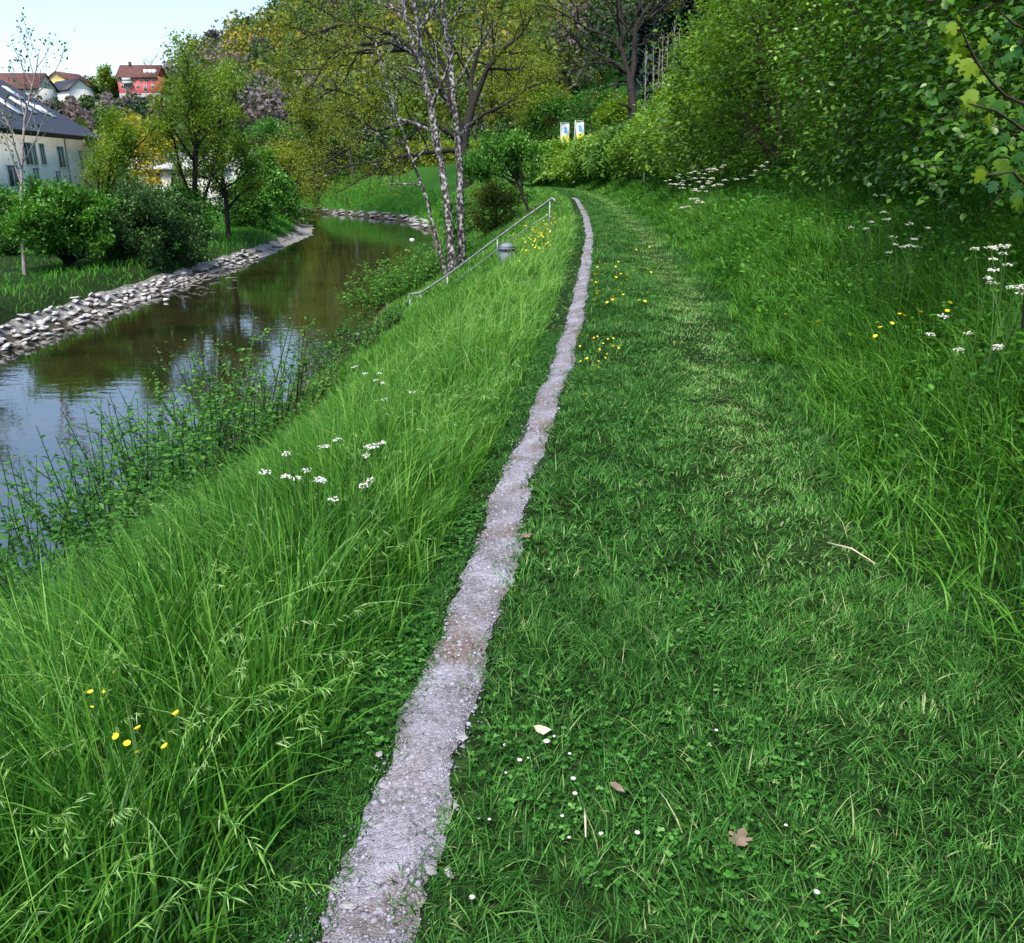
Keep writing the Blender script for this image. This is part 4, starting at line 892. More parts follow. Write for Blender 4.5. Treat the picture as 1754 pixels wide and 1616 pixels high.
# ------------------------------------------------------------------ flags
def flag(px, py, t, label, drift):
    p = at_t(px, py, t); e = empty("banner_flag", base_of(p), label, "flag", "banner flags beyond the hedge")
    hgt = 83 / FPX * t * 1.0; wd = 13.5 / FPX * t
    x0 = p[0] - wd / 2; zt = at_t(px, py, t)[2]
    MB().tube(np.array([[x0 - .05, p[1], hz(x0, p[1])], [x0 - .05, p[1], zt + .12]]), .035, 8).tube(np.array([[x0 - .05, p[1], zt + .06], [x0 + wd, p[1], zt + .06 + .03]]), .02, 6).build("pole", M['pole'], e, True)
    def cloth(name, u0, u1, v0, v1, mat, off):
        nu, nv = 7, 15; U, W = np.meshgrid(np.linspace(u0, u1, nu), np.linspace(v0, v1, nv))
        X = x0 + U * wd + drift * W * .18; Y = p[1] + .07 * np.sin(W * 6 + U * 4) - off; Z = zt - W * 2.9 * wd
        V = np.stack([X, Y, Z], -1).reshape(-1, 3); i = (np.arange(nv - 1)[:, None] * nu + np.arange(nu - 1)[None]).ravel()
        V2 = V + [0, .012, 0]; F = np.stack([i, i + 1, i + nu + 1, i + nu], 1)
        return obj(name, np.vstack([V, V2]), np.vstack([F, F[:, ::-1] + len(V)]), mat, e, smooth=True)
    cl = cloth("cloth", 0, 1, 0, 1, M['flag_white'], 0)
    cloth("yellow_band", 0.0, 1, .47, 1, M['flag_yellow'], .012)
    for a, b in ((.16, .23), (.25, .29), (.31, .38)): cloth("emblem", .30, .72, a, b, M['flag_blue'], .014)
    cloth("emblem", .42, .58, .115, .16, M['flag_blue'], .014)
flag(968.5, 212, 74, "left banner flag, white with a blue emblem and yellow foot", .1)
flag(993.0, 209, 74, "right banner flag, half sunk behind the hedge", .9)

# ------------------------------------------------------------------ left bank: riprap, trees, shrubs
def stone_mesh(seed):
    r = rs(seed); V = [(0, 0, 1), (0, 0, -1)]; F = []
    n = 8
    for z, q in ((.62, .74), (.1, 1.0), (-.5, .85)):
        for k in range(n): V.append((q * cos(k * 2 * pi / n), q * sin(k * 2 * pi / n), z))
    V = np.array(V, float)
    for k in range(11):
        d = unit(r.normal(size=3)); c = r.uniform(.35, .62); V -= np.maximum(V @ d - c, 0)[:, None] * d
    V *= r.uniform(.85, 1.15, (len(V), 1))
    T = [(0, 2 + k, 2 + (k + 1) % n) for k in range(n)] + [(1, 18 + (k + 1) % n, 18 + k) for k in range(n)]
    Q = [(2 + l * n + k, 2 + (l + 1) * n + k, 2 + (l + 1) * n + (k + 1) % n, 2 + l * n + (k + 1) % n) for l in range(2) for k in range(n)]
    return V * [.5, .5, .5], Q, T
def stones(name, label, group, spots, mat, seed):
    r = rs(seed); ms = [mesh(name, *(lambda a: (a[0], [np.array(a[1]), np.array(a[2])]))(stone_mesh(seed + k)), mat) for k in range(7)]
    for x, y, z, sc in spots:
        o = link(bpy.data.objects.new(name, ms[r.randint(7)])); o.location = (float(x), float(y), float(z))
        o.rotation_euler = (r.normal(0, .14), r.normal(0, .14) - .15, r.normal(.2, .6)); o.scale = (sc * r.uniform(.8, 1.3), sc * r.uniform(1.0, 1.7), sc * r.uniform(.42, .66)); tag(o, label, "stone", group)
r = rs(81); sp = []
def left_edge(y):
    xs = np.linspace(-40, -8, 641); e, sd_ = river(xs, np.full(641, y)); m = (sd_ < 0) & (e > 0)
    return xs[m].max()
y = 17.0
while y < 47 and len(sp) < 222:
    xe = left_edge(y)
    rows = 4 if y < 30 else 3
    for k in range(rows):
        x = xe + .02 - .22 * k + r.normal(0, .07); yy = y + r.uniform(-.25, .25)
        if 37.0 < y < 41 and r.rand() < .6: continue
        sp.append((x, yy, max(hz(x, yy), WATER - .12) + .05, r.uniform(.27, .44)))
    y += .22 + .008 * y
stones("riprap_stone", "pale angular stone in the rubble strip along the left river edge", "rubble stones along the left river edge", sp, M['stone'], 82)
sp = []
for k in range(74):
    f = k / 73; i = f * 1.0
    q = np.array([(-22.5, 99), (-17, 94), (-12.5, 87), (-9.2, 81.5), (-7.2, 76), (-6.0, 69)]); tt = f * 5; j = min(int(tt), 4); p = q[j] + (q[j + 1] - q[j]) * (tt - j)
    # slide the stone on to the waterline
    for _ in range(30):
        e_, s_ = river(np.array([p[0]]), np.array([p[1]])); p = p - np.array([.75, .66]) * (float(e_[0]) - .25) * .5
    p = p + r.normal(0, .2, 2); sp.append((p[0], p[1], max(hz(*p), WATER) + .08, r.uniform(.5, .85)))
stones("bend_stone", "grey stone in the row below the grass at the river bend", "stones at the outer river bend", sp, M['stone_dark'], 92)
# gravel bar
ys = np.linspace(15, 77, 90); xe = np.array([left_edge(v) for v in ys]); wbar = np.interp(ys, [15, 36, 46, 54, 68, 74, 77], [.75, .7, .7, .9, 1.9, 2.2, .5])
V = []
for c in np.linspace(0, 1, 7):
    X = xe - np.interp(ys, [15, 40, 50], [.85, .75, .7]) + c * (wbar + np.interp(ys, [15, 40, 50], [.1, .3, .7])); V.append(np.stack([X, ys, np.maximum(WATER + .10 - .16 * c, H(X, ys) + .015 - .05 * (c < .01)) + .02 * nz(X, ys, 3)], 1))
V = np.stack(V, 1).reshape(-1, 3); ii = (np.arange(89)[:, None] * 7 + np.arange(6)[None]).ravel()
tag(obj("gravel_bar", V, np.stack([ii, ii + 1, ii + 8, ii + 7], 1), M['mud'], smooth=True), kind="structure")
# driftwood tangle
dp = base_of(at_z(335, 478, WATER + .25)); e = empty("driftwood", dp, "grey tangle of dead roots lying among the riverside stones", "driftwood"); polys = []
for k in range(16):
    a = r.uniform(0, 6.28); q0 = dp + [r.normal(0, .5), r.normal(0, 1.2), .25 + .2 * r.rand()]; q1 = q0 + np.array([cos(a) * .5, sin(a) * .9, r.normal(0, .1)])
    polys.append((np.array([q0, (q0 + q1) / 2 + r.normal(0, .08, 3), q1]), np.array([.05, .04, .015]) * r.uniform(.5, 1.2), 3))
V, F = tubes(polys); obj("roots", V, F, M['bark_pale'], e, smooth=True)
o = MB(); o.tube(np.array([(0, 0, 0), (.05, 0, .02), (.22, 0, .03), (.27, 0, .02), (.31, 0, .02)]), [.05, .06, .06, .025, .02], 8)
p = at_z(702, 411, WATER); o = o.build("plastic_bottle", M['white'], None, True, origin=None); o.location = (p[0], p[1], WATER); o.scale = (1.0, 1.0, 1.0); tag(o, "small white bottle floating on the dark water before the bend", "litter")
p = base_of(at_z(283, 512, WATER + .1)); o = MB().box((-.07, -.05, 0), (.08, .05, .09), .4).build("litter_scrap", M['white']); o.location = (p[0], p[1], max(p[2], WATER) + .02); tag(o, "white scrap of litter at the foot of the left bank stones", "litter")

# sapling with a pale slim trunk
QP = dict(seg=.35, wob=.07, up=[.02, .10, .05, 0], lev=2, nb=[9, 5], f0=[.28, .3], ang=[.6, .55], lr=[.36, .35], rmin=.008, cone=.45)
b = base_of(at_t(40, 462, 31)); tr_ = px_line([(41, 464), (39, 420), (37, 360), (37, 300), (39, 250), (42, 205), (52, 160), (62, 120), (66, 92)], 31); tr_[0] = b - [0, 0, .1]
tree("slim_tree", b, QP, M['bark_pale'], M['dark_leaf'], "slim pale stemmed tree with sparse leaves before the white house", "tree", 601, None, [(tr_, .075, .015, 12)], lv=dict(per=5, size=.13, jit=.10, tint=(.5, .25)))
LB = dict(seg=.5, wob=.12, up=[.06, .07, .04, .0], lev=3, nb=[9, 6, 5], f0=[.18, .25, .2], ang=[.5, .55, .6], lr=[.78, .5, .5], rmin=.010, cone=.55)
T("bank_tree", 170, 410, 41, 7.8, "fan shaped tree growing right of the white house corner", 611, 'spring', q=LB, size=.11, per=44, jit=.18, rad=.14)
T("bank_tree", 352, 395, 45, 10.2, "taller vase shaped tree below the red house", 612, 'spring', q=LB, size=.12, per=44, jit=.17, rad=.16, tint=(.5, .2))
LD = dict(LB, up=[.03, -.01, -.03, -.03], ang=[1.0, .8, .7], lr=[.55, .5, .5], cone=.7, nb=[14, 7, 5])
T("bank_tree", 390, 392, 47, 11.5, "drooping layered tree with a short black trunk near the water", 613, 'spring', q=LD, size=.15, per=24, jit=.22, rad=.15, tint=(.15, .17))
T("bank_tree", 452, 365, 58, 7.5, "bright green small tree at the tip of the left bank", 614, 'bush', q=LD, size=.2, per=14, jit=.22, rad=.15, tint=(.7, .2))
T("bank_tree", 232, 400, 52, 5.4, "thin airy tree between the fan shaped and vase shaped trees", 615, 'olive', q=LB, size=.15, per=10, jit=.2, rad=.14)
T("bank_tree", -330, 500, 34, 15.5, "tall broad tree just outside the left edge, mirrored in the river", 616, 'spring', q=LB, size=.22, per=16, jit=.25, rad=.3)
T("bank_tree", -170, 440, 43, 14, "tall tree behind the broad one at the left edge", 617, 'spring', q=LB, size=.22, per=14, jit=.25, rad=.28)
LG = "shrubs on the left river bank"
def LBx(*a, **k): return Bx(*a, group=LG, **k)
QB = dict(seg=.3, wob=.12, up=[.05, .03, .01, .0], lev=3, nb=[9, 6, 5], f0=[.12, .2, .2], ang=[.7, .7, .7], lr=[.62, .55, .5], rmin=.006, cone=.5)
QD = dict(QB, up=[.02, -.05, -.09, -.10], ang=[1.0, .8, .8], wob=.14, lr=[.75, .55, .5])
def TB(px, py, t, h, label, seed, leaf, q, stems, spread, size, per, tint, rad=.06):
    b = base_of(at_t(px, py, t))
    return tree("bank_bush", b, q, M['bark'], M[leaf], label, "shrub", seed, LG, L=h * .72, rad=rad, stems=stems, spread=spread, sides=(6, 5, 3, 3), lv=dict(per=per, size=size, jit=.10, tint=tint, clump=.13, flat=.9))
TB(118, 452, 33, 3.6, "bright green many stemmed bush left of centre on the left bank", 621, 'bush', QB, 9, .42, .12, 14, (.62, .17))
TB(262, 420, 37, 3.7, "wide dark bush with a black hollow under its drooping boughs", 622, 'dark_leaf', QD, 11, .70, .12, 16, (.6, .2))
LBx("bank_bush", 12, 420, 37, 3.0, 2.6, "dark green bush cut by the left edge before the house", 623, 'bush', .13, 1000, tint=(.3, .17), foot=.5)
LBx("bank_bush", 205, 395, 42, 3.0, 2.6, "dull green bush between the bright one and the dark wide one", 624, 'dark_leaf', .14, 900, tint=(.7, .2))
LBx("bank_bush", 318, 400, 44, 3.2, 2.6, "green bush at the foot of the vase shaped tree", 625, 'bush', .15, 900, tint=(.45, .2))
LBx("bank_bush", 425, 375, 54, 3.4, 2.4, "leafy bush right of the short black trunk", 626, 'bush', .18, 800, tint=(.5, .2))
LBx("bank_bush", 480, 362, 66, 4.0, 3.4, "rounded bush by the gravel bar at the bend", 627, 'bush', .22, 800, tint=(.55, .2))
LBx("bank_bush", 522, 372, 71, 2.2, 1.3, "small low bush on the tip of the gravel bar", 628, 'dark_leaf', .16, 350, tint=(.85, .2))
for k, (px, py, t, w, h, tn) in enumerate(((205, 262, 78, 4.6, 4.0, .4), (240, 262, 84, 4.0, 3.4, .7), (275, 255, 90, 4.6, 4.0, .5))):
    lb = ("yellow flowering shrub nearest the grey roof's left end", "yellow flowering shrub between two others behind the grey roof", "yellow flowering shrub behind the vase shaped tree")[k]
    b = at_t(px, py, t); b[2] = hz(b[0], b[1]) + .0
    bush("yellow_shrub", b, w / 2, w / 2, at_t(px, 208, t)[2] - b[2], M['yellow_leaf'], .3, 420, 7, lb, "shrub", 640 + k, "yellow flowering shrubs", tint=(tn, .2))  # yellow is in the leaf colour only, no separate blossoms
# far bank hedge and shrubs beyond the bend
FG = "shrubs beyond the river bend"
for k, (px, py, t, w, h, lf, tn, lb) in enumerate((
    (575, 312, 98, 6, 4.0, 'dark_leaf', .35, "very dark shrub between the two trunks beyond the bend"), (655, 308, 104, 8, 3.6, 'dark_leaf', .5, "dark clipped hedge under the white roof"),
    (715, 310, 100, 7, 3.4, 'olive', .35, "olive shrub in front of the mown field"), (760, 312, 96, 6, 3.6, 'olive', .6, "yellowish shrub behind the middle lichen spotted trunk"),
    (510, 325, 92, 7, 5.0, 'olive', .6, "light willow like shrub at the left of the bend"), (475, 320, 96, 6, 6.0, 'bush', .4, "tall green shrub behind the left bank's end"),
    (880, 300, 90, 6, 4.0, 'bush', .5, "fresh green shrub behind the small round headed tree"), (830, 305, 92, 6, 3.5, 'spring', .45, "pale green shrub under the twin trunked tree"))):
    Bx("far_bush", px, py, t, w, h, lb, 660 + k, lf, .3, 520, 7, tint=(tn, .2), group=FG)

# ------------------------------------------------------------------ buildings
def wall_frame(A, B):
    A = np.array(A, float); B = np.array(B, float); d = B - A; L = np.hypot(*d); d /= L; n = np.array([d[1], -d[0]])   # n points to the outside (right of A->B)
    return A, d, n, L
def P_(A, d, n, u, out, z): return np.array([A[0] + d[0] * u + n[0] * out, A[1] + d[1] * u + n[1] * out, z])
def slab(mb, A, d, n, u0, u1, o0, o1, z0, z1):
    V = np.array([P_(A, d, n, u, o, z) for z in (z0, z1) for u, o in ((u0, o0), (u1, o0), (u1, o1), (u0, o1))])
    return mb.add(V, [(0, 3, 2, 1), (4, 5, 6, 7), (0, 1, 5, 4), (1, 2, 6, 5), (2, 3, 7, 6), (3, 0, 4, 7)])
def window(e, fr, u, z, w, h, mull=1, bars=0, frame='frame', glass='glass'):
    A, d, n = fr; f = MB()
    for a, b, c, q in ((u - w / 2 - .07, u + w / 2 + .07, z - .07, z), (u - w / 2 - .07, u + w / 2 + .07, z + h, z + h + .07), (u - w / 2 - .07, u - w / 2, z, z + h), (u + w / 2, u + w / 2 + .07, z, z + h)): slab(f, A, d, n, a, b, .002, .09, c, q)
    for k in range(mull): x = u - w / 2 + w * (k + 1) / (mull + 1); slab(f, A, d, n, x - .035, x + .035, .002, .07, z, z + h)
    o = f.build("window", M[frame], e)
    return slab(MB(), A, d, n, u - w / 2, u + w / 2, .001, .045, z, z + h).build("pane", M[glass], o)
# the white house above the left bank, its long side facing the river
Bc, Ac = np.array(at_t(163, 300, 80)[:2]), np.array(at_t(-160, 300, 46)[:2])
A, d, n, L = wall_frame(Ac, Bc); fr = (A, d, n)
EZ, gz = at_t(150, 236, 78)[2], -2.4
e = empty("white_house", [*((A + B) / 2 if False else (Ac + Bc) / 2 - n * 6), gz], "large white house with a dark hipped roof and skylights on the left bank", "house")
slab(MB(), A, d, n, 0, L, -13, 0, gz - 1, EZ).build("wall", M['render_white'], e)
RZ_ = EZ + 5.6; ov = .9
ev = [P_(A, d, n, u, o, EZ + .02) for u, o in ((-ov, ov), (L + ov, ov), (L + ov, -13 - ov), (-ov, -13 - ov))]
rg = [P_(A, d, n, 6, -6.5, RZ_), P_(A, d, n, L - 6.5, -6.5, RZ_)]
ev0 = [v - [0, 0, .28] for v in ev]
roof = MB(); roof.add(np.array(ev + rg), [(0, 1, 5, 4), (2, 3, 4, 5)]); roof.T.append(np.array([(1, 2, 5), (3, 0, 4)])); roof = roof.build("roof", M['slate'], e)
g_ = MB(); g_.add(np.array(ev + ev0), [(0, 4, 5, 1), (1, 5, 6, 2), (2, 6, 7, 3), (3, 7, 4, 0), (4, 7, 6, 5)]); g_.build("eaves", M['timber'], e)
sl = np.array([n[0] * -1, n[1] * -1, (RZ_ - EZ) / 7.4]); sl /= np.linalg.norm(sl); sn = unit(np.cross(np.array([d[0], d[1], 0]), sl)); sn = sn if sn[2] > 0 else -sn
for px, py in ((12, 180), (20, 186), (32, 178), (44, 184), (62, 186), (78, 192), (22, 160)):
    dd = ray(px, py); q0 = ev[0]; tq = ((q0 - CAM) @ sn) / (dd @ sn); c = CAM + dd * tq
    D3 = np.array([d[0], d[1], 0]); hw_, hl_ = .55, .75
    V = np.array([c + D3 * a * hw_ + sl * b * hl_ + sn * h for h in (.02, .10) for a, b in ((-1, -1), (1, -1), (1, 1), (-1, 1))])
    MB().add(V, [(0, 3, 2, 1), (4, 5, 6, 7), (0, 1, 5, 4), (1, 2, 6, 5), (2, 3, 7, 6), (3, 0, 4, 7)]).build("skylight", M['skylight'], roof)
def on_wall(px, py):
    dd = ray(px, py); nn = np.array([n[0], n[1], 0]); q = CAM + dd * (((np.array([A[0], A[1], 0]) - CAM) @ nn) / (dd @ nn)); return (q[:2] - A) @ d, q[2]
for px, py, w, h in ((47, 264, 1.5, 1.5), (58, 265, .8, 1.5), (72, 265, 1.0, 1.5), (104, 270, 1.6, 1.6), (139, 275, 1.3, 1.6), (-30, 258, 1.4, 1.5), (22, 302, 2.0, 1.4), (62, 305, 1.4, 1.4), (100, 308, 1.4, 1.3), (-30, 300, 1.6, 1.4)):
    u, z = on_wall(px, py); window(e, fr, u, z - h * .5, w, h)
u, z = on_wall(32, 372); gd = slab(MB(), A, d, n, u - 1.6, u + 1.6, .001, .05, gz, z + 1.6).build("garage_opening", M['timber'], e)
for px in (118, 158):
    u, z = on_wall(px, 300); MB().tube(np.array([P_(A, d, n, u, .10, gz), P_(A, d, n, u, .10, EZ - .25)]), .05, 6).build("downpipe", M['steel'], e)
# parking ground beside it
pa = [at_z(-40, 405, -2.0), at_z(30, 393, -2.0), at_z(30, 380, -2.0), at_z(-40, 382, -2.0)]
tag(obj("parking", [(p[0], p[1], hz(p[0], p[1]) + .06) for p in pa], np.array([(0, 1, 2, 3)]), M['asphalt']), kind="structure")

# long low building with a pale roof behind the bank trees
def low_house(name, label, pA, pB, dep, z0, ez, rz_, wallm, roofm, wins, hip=0.0, ov=.5):
    A, d, n, L = wall_frame(pA, pB); e = empty(name, [*(np.array(pA) / 2 + np.array(pB) / 2 - n * dep / 2), z0], label, "house"); fr = (A, d, n)
    slab(MB(), A, d, n, 0, L, -dep, 0, z0 - 3, ez).build("wall", M[wallm], e)
    if not hip:
        g = MB()
        for u in (0.0, L):
            g.V.append(np.array([P_(A, d, n, u, 0, ez), P_(A, d, n, u, -dep, ez), P_(A, d, n, u, -dep / 2, rz_ - .05)])); g.T.append(np.array([(0, 1, 2)]) + g.n); g.n += 3
            g.build("gable", M[wallm], e); g = MB()
    sl_ = (rz_ - ez) / (dep / 2); v = []
    lo = ez - sl_ * ov
    pts = [P_(A, d, n, -ov, ov, lo), P_(A, d, n, L + ov, ov, lo), P_(A, d, n, L + ov - hip, -dep / 2, rz_), P_(A, d, n, -ov + hip, -dep / 2, rz_), P_(A, d, n, L + ov, -dep - ov, lo), P_(A, d, n, -ov, -dep - ov, lo)]
    V = np.array(pts + [p - [0, 0, .18] for p in pts]); Q = [(0, 1, 2, 3), (3, 2, 4, 5), (0, 6, 7, 1), (4, 10, 11, 5), (6, 9, 8, 7), (9, 11, 10, 8), (1, 7, 8, 2), (2, 8, 10, 4), (0, 3, 9, 6), (3, 5, 11, 9)]
    m = MB().add(V, Q)
    rf = m.build("roof", M[roofm], e)
    for w_ in wins: window(e, fr, *w_)
    return e, A, d, n, L, rf, fr
def span(pxa, pxb, py, ta, tb): return at_t(pxa, py, ta)[:2], at_t(pxb, py, tb)[:2]
a, b = span(165, 385, 290, 92, 86); z0 = -2
low_house("low_building", "long low building with a pale grey roof behind the bank trees", a, b, 10, z0, at_t(250, 286, 88)[2], at_t(250, 262, 94)[2], 'render_white', 'grey_roof', [(u, -.5, 1.6, 1.2) for u in (2.0, 5, 8, 11)])
a, b = span(618, 690, 285, 128, 126)
low_house("white_building", "white roofed building glimpsed beyond the river bend", a, b, 8, -.5, at_t(650, 288, 127)[2], at_t(650, 268, 131)[2], 'render_white', 'skylight', [(2.0, .2, 1.2, 1.0), (4.5, .2, 1.2, 1.0)])
# red house on the hill
tH = 262
a, b = span(203, 270, 150, tH, tH); zb = at_t(235, 159, tH)[2]; ze = at_t(235, 131, tH)[2]; zr_ = at_t(235, 113, tH + 4)[2]; Lh = np.hypot(*(b - a))
ws = [(Lh * f, ze - 1.75, w, 1.15) for f, w in ((.06, .9), (.42, .9), (.60, .8), (.74, 1.2), (.92, .9))] + [(Lh * f, ze - 3.45, w, 1.0) for f, w in ((.13, 1.3), (.27, .8), (.37, .7), (.50, .9), (.88, .8))] + [(Lh * .22, zb + .1, .8, 1.3), (Lh * .68, zb + .35, .9, 1.9)]
e, A, d, n, L, rf, fr = low_house("red_house", "red house with white framed windows and brown roof on the hill", a, b, 9, zb, ze, zr_, 'render_red', 'tile', ws)
bal = slab(slab(MB(), A, d, n, Lh * .15, Lh * .37, .002, 1.0, ze - 2.35, ze - 1.55), A, d, n, Lh * .15, Lh * .37, .8, 1.0, ze - 1.53, ze - .6); bal.build("balcony", M['grey_roof'], e)
slab(MB(), A, d, n, Lh * .20, Lh * .26, -4.6, -3.9, zr_ - .8, zr_ + .9).build("chimney", M['tile'], rf)
for f in (.70, .82, .92): slab(MB(), A, d, n, Lh * f - .5, Lh * f + .5, -2.6, -1.0, ze + .6, ze + 1.9).build("dormer", M['frame'], rf)
slab(MB(), A, d, n, -.02, Lh + .02, -8.9, .03, zb - 3.2, zb - .1).build("plinth", M['stone_dark'], e)
# other houses on the hill
a, b = span(-40, 64, 165, 205, 205); ez = at_t(30, 150, 205)[2]; zb = at_t(30, 180, 205)[2]
low_house("hill_house", "white hill house with a big brown roof at the left edge", a, b, 10, zb, ez, at_t(30, 127, 210)[2], 'render_white', 'tile', [(u, ez - 2.0, 1.2, 1.2) for u in (8, 11, 13.5)])
a, b = span(80, 118, 165, 240, 232); ez = at_t(100, 154, 236)[2]; zb = at_t(100, 178, 236)[2]
low_house("hill_house", "small grey white hill house beside the ochre one", a, b, 7, zb, ez, at_t(100, 139, 240)[2], 'render_white', 'slate', [(u, ez - 1.8, .9, 1.1) for u in (1.6, 4.2)])
a, b = span(122, 158, 165, 250, 258); ez = at_t(140, 139, 254)[2]; zb = at_t(140, 168, 254)[2]
low_house("hill_house", "ochre hill house with a flat brown roof left of the red house", a, b, 8, zb, ez, at_t(140, 128, 258)[2], 'render_yellow', 'tile', [(u, ez - 2.0, .9, 1.2) for u in (2, 4.5)])
a, b = span(983, 1016, 88, 190, 190); ez = at_t(1000, 78, 190)[2]; zb = at_t(1000, 100, 190)[2]
low_house("hill_house", "white house among the hillside trees above the flags", a, b, 7, zb, ez, at_t(1000, 64, 194)[2], 'render_white', 'grey_roof', [(u, ez - 1.9, .9, 1.1) for u in (1.2, 3.1)])

# ------------------------------------------------------------------ the wooded hill
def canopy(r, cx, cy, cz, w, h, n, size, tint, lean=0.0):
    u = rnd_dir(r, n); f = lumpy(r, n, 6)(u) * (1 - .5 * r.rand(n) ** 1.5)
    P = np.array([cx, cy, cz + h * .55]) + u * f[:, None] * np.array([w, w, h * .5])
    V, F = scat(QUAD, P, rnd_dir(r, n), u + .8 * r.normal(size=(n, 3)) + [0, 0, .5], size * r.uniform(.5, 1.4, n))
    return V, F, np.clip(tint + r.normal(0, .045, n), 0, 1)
r = rs(901); parts = []; skyline = []
cnt = 0
while cnt < 1150:
    px = r.uniform(-80, 1330); t = 118 + 210 * r.rand() ** .8
    if px > 1120 and r.rand() < .5: t = r.uniform(125, 170)
    xx = (px - 877) / 1450 * t; yy = t * 1.02
    u_ = xx / yy; y0 = np.interp(u_, [-0.4, -0.1, 0.1, 0.4], [128, 120, 92, 66])
    if yy < y0 + 2: continue
    if px < 330 and yy < 150: continue
    z = hz(xx, yy); dz_ = (z + 8 - EYE) / yy
    # leave the strip before the hill houses open
    if 960 < px < 1035 and 150 < yy < 196: continue
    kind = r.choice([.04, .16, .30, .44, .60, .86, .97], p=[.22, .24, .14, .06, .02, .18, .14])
    hgt = r.uniform(9, 14) if px > 330 else r.uniform(5, 8)
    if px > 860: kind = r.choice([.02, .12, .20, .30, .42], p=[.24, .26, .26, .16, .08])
    tx, ty = proj(xx, yy, z + hgt)
    if tx < 320 and 140 < yy < 296 and ty < 166:
        hgt = r.uniform(2.2, 4.0); tx, ty = proj(xx, yy, z + hgt)
    if tx < 300 and yy < 296 and ty < 160: continue
    if tx < 290 and yy >= 296 and ty < 108: continue
    if 370 < tx < 1000 and ty < 120: kind = r.choice([.14, .26, .38, .48, .60, .86], p=[.18, .24, .24, .14, .10, .10])  # more gold near the hilltop: sunlight painted into the leaf tint
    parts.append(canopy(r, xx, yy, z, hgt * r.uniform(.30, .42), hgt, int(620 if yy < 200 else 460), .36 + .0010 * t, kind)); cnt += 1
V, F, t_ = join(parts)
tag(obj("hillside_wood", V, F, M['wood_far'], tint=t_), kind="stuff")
# trees on the hill one can tell apart; golden leaf colour stands in for sun
QH = dict(seg=1.4, wob=.12, up=[.03, .05, .03, 0], lev=2, nb=[11, 8], f0=[.2, .2], ang=[.6, .65], lr=[.5, .55], rmin=.05, cone=.5)
def HT(px, py, t, hgt, label, seed, leaf, per=40, size=.55, jit=.5, bark='bark_pale', tint=(.5, .22), group=None, q=QH):
    xx, yy = at_t(px, py, t)[:2]; b = (xx, yy, hz(xx, yy)); top = at_t(px, py, t)[2]; h_ = max(4.0, min(top - b[2], 20)) if hgt is None else hgt
    return tree("hill_tree", b, q, M[bark], M[leaf] if leaf else None, label, "tree", seed, group, L=h_ * .72, rad=.22, lv=dict(per=per, size=size, jit=jit, tint=tint, clump=.15) , sides=(6, 4, 3, 3))
HT(292, 48, 285, None, "bare branched tree on the skyline right of the red house", 951, 'bare', 8, .5)
HT(233, 72, 285, None, "lone thin bare tree on the skyline above the red house", 952, 'bare', 3, .4)
HT(178, 108, 268, None, "small dark tree on the skyline left of the red house", 953, 'spring', 30, .6)
HT(330, 60, 280, None, "dark green rounded tree on the skyline beside the bare branched one", 954, 'dark_leaf', 50, .7, tint=(.8, .2))
HT(400, 28, 300, None, "pale orange tinged tree on the skyline", 955, 'bare', 30, .6, tint=(.9, .2))
HT(425, 42, 290, None, "golden olive tree below the skyline trees", 956, 'olive', 50, .7, tint=(.8, .2))
HT(458, 5, 300, None, "tall yellow green tree topping the skyline", 957, 'spring', 60, .7, tint=(.85, .15))
HT(480, 20, 290, None, "golden yellow tree right of the tallest skyline tree", 958, 'yellow_leaf', 45, .7, tint=(.15, .15))
HT(520, 15, 290, None, "golden tree seen through the arching dark boughs", 959, 'yellow_leaf', 45, .7, tint=(.05, .12))
HT(900, 60, 215, 8, "white flowering tree on the hillside left of the white house", 960, 'blossom', 40, .5)
HT(372, 70, 240, 13, "grey mauve bare tree on the slope below the skyline", 961, 'bare', 45, .7, tint=(.4, .2))
HT(455, 150, 190, 14, "large grey mauve bare tree in the middle of the slope", 962, 'bare', 55, .6, tint=(.3, .2))
def conifer(px, py, t, label, seed):
    r = rs(seed); xx, yy = at_t(px, py, t)[:2]; z = hz(xx, yy); top = max(at_t(px, py, t)[2], z + 14); h_ = top - z
    e = empty("conifer_tree", (xx, yy, z), label, "tree", "dark conifers behind the pale stems")
    V, F = tubes([(np.array([[xx, yy, z - .3], [xx, yy, z + h_ * .5], [xx, yy, top]]), np.array([.3, .2, .03]), 1)]); obj("trunk", V, F, M['bark'], e)
    n = 2600; f = r.rand(n) ** .75; a = r.uniform(0, 6.28, n); rr = h_ * .22 * (1 - f) * (.35 + .65 * r.rand(n) ** .5) * (1 + .25 * np.sin(a * 5 + seed)) + .15
    P = np.stack([xx + np.cos(a) * rr, yy + np.sin(a) * rr, z + h_ * (.06 + .94 * f) - rr * .25], 1)
    V, F = scat(QUAD, P, np.stack([np.cos(a), np.sin(a), np.full(n, -.4)], 1), rnd_dir(r, n) + [0, 0, .8], r.uniform(.4, .9, n)); obj("crown", V, F, M['conifer'], e, np.clip(r.normal(.45, .25, n), 0, 1))
for k, (px, py, t, lb) in enumerate(((1118, -40, 105, "dark conifer right behind the dark branching tree"), (1150, -60, 98, "dark conifer above the middle of the pale stems"), (1185, -60, 104, "dark conifer above the right hand pale stems"), (1220, -60, 96, "dark conifer half hidden by the yellow green hedge shrub"), (1100, -20, 122, "farthest dark conifer between the boughs of the branching tree"))):
    conifer(px, py, t, lb, 980 + k)
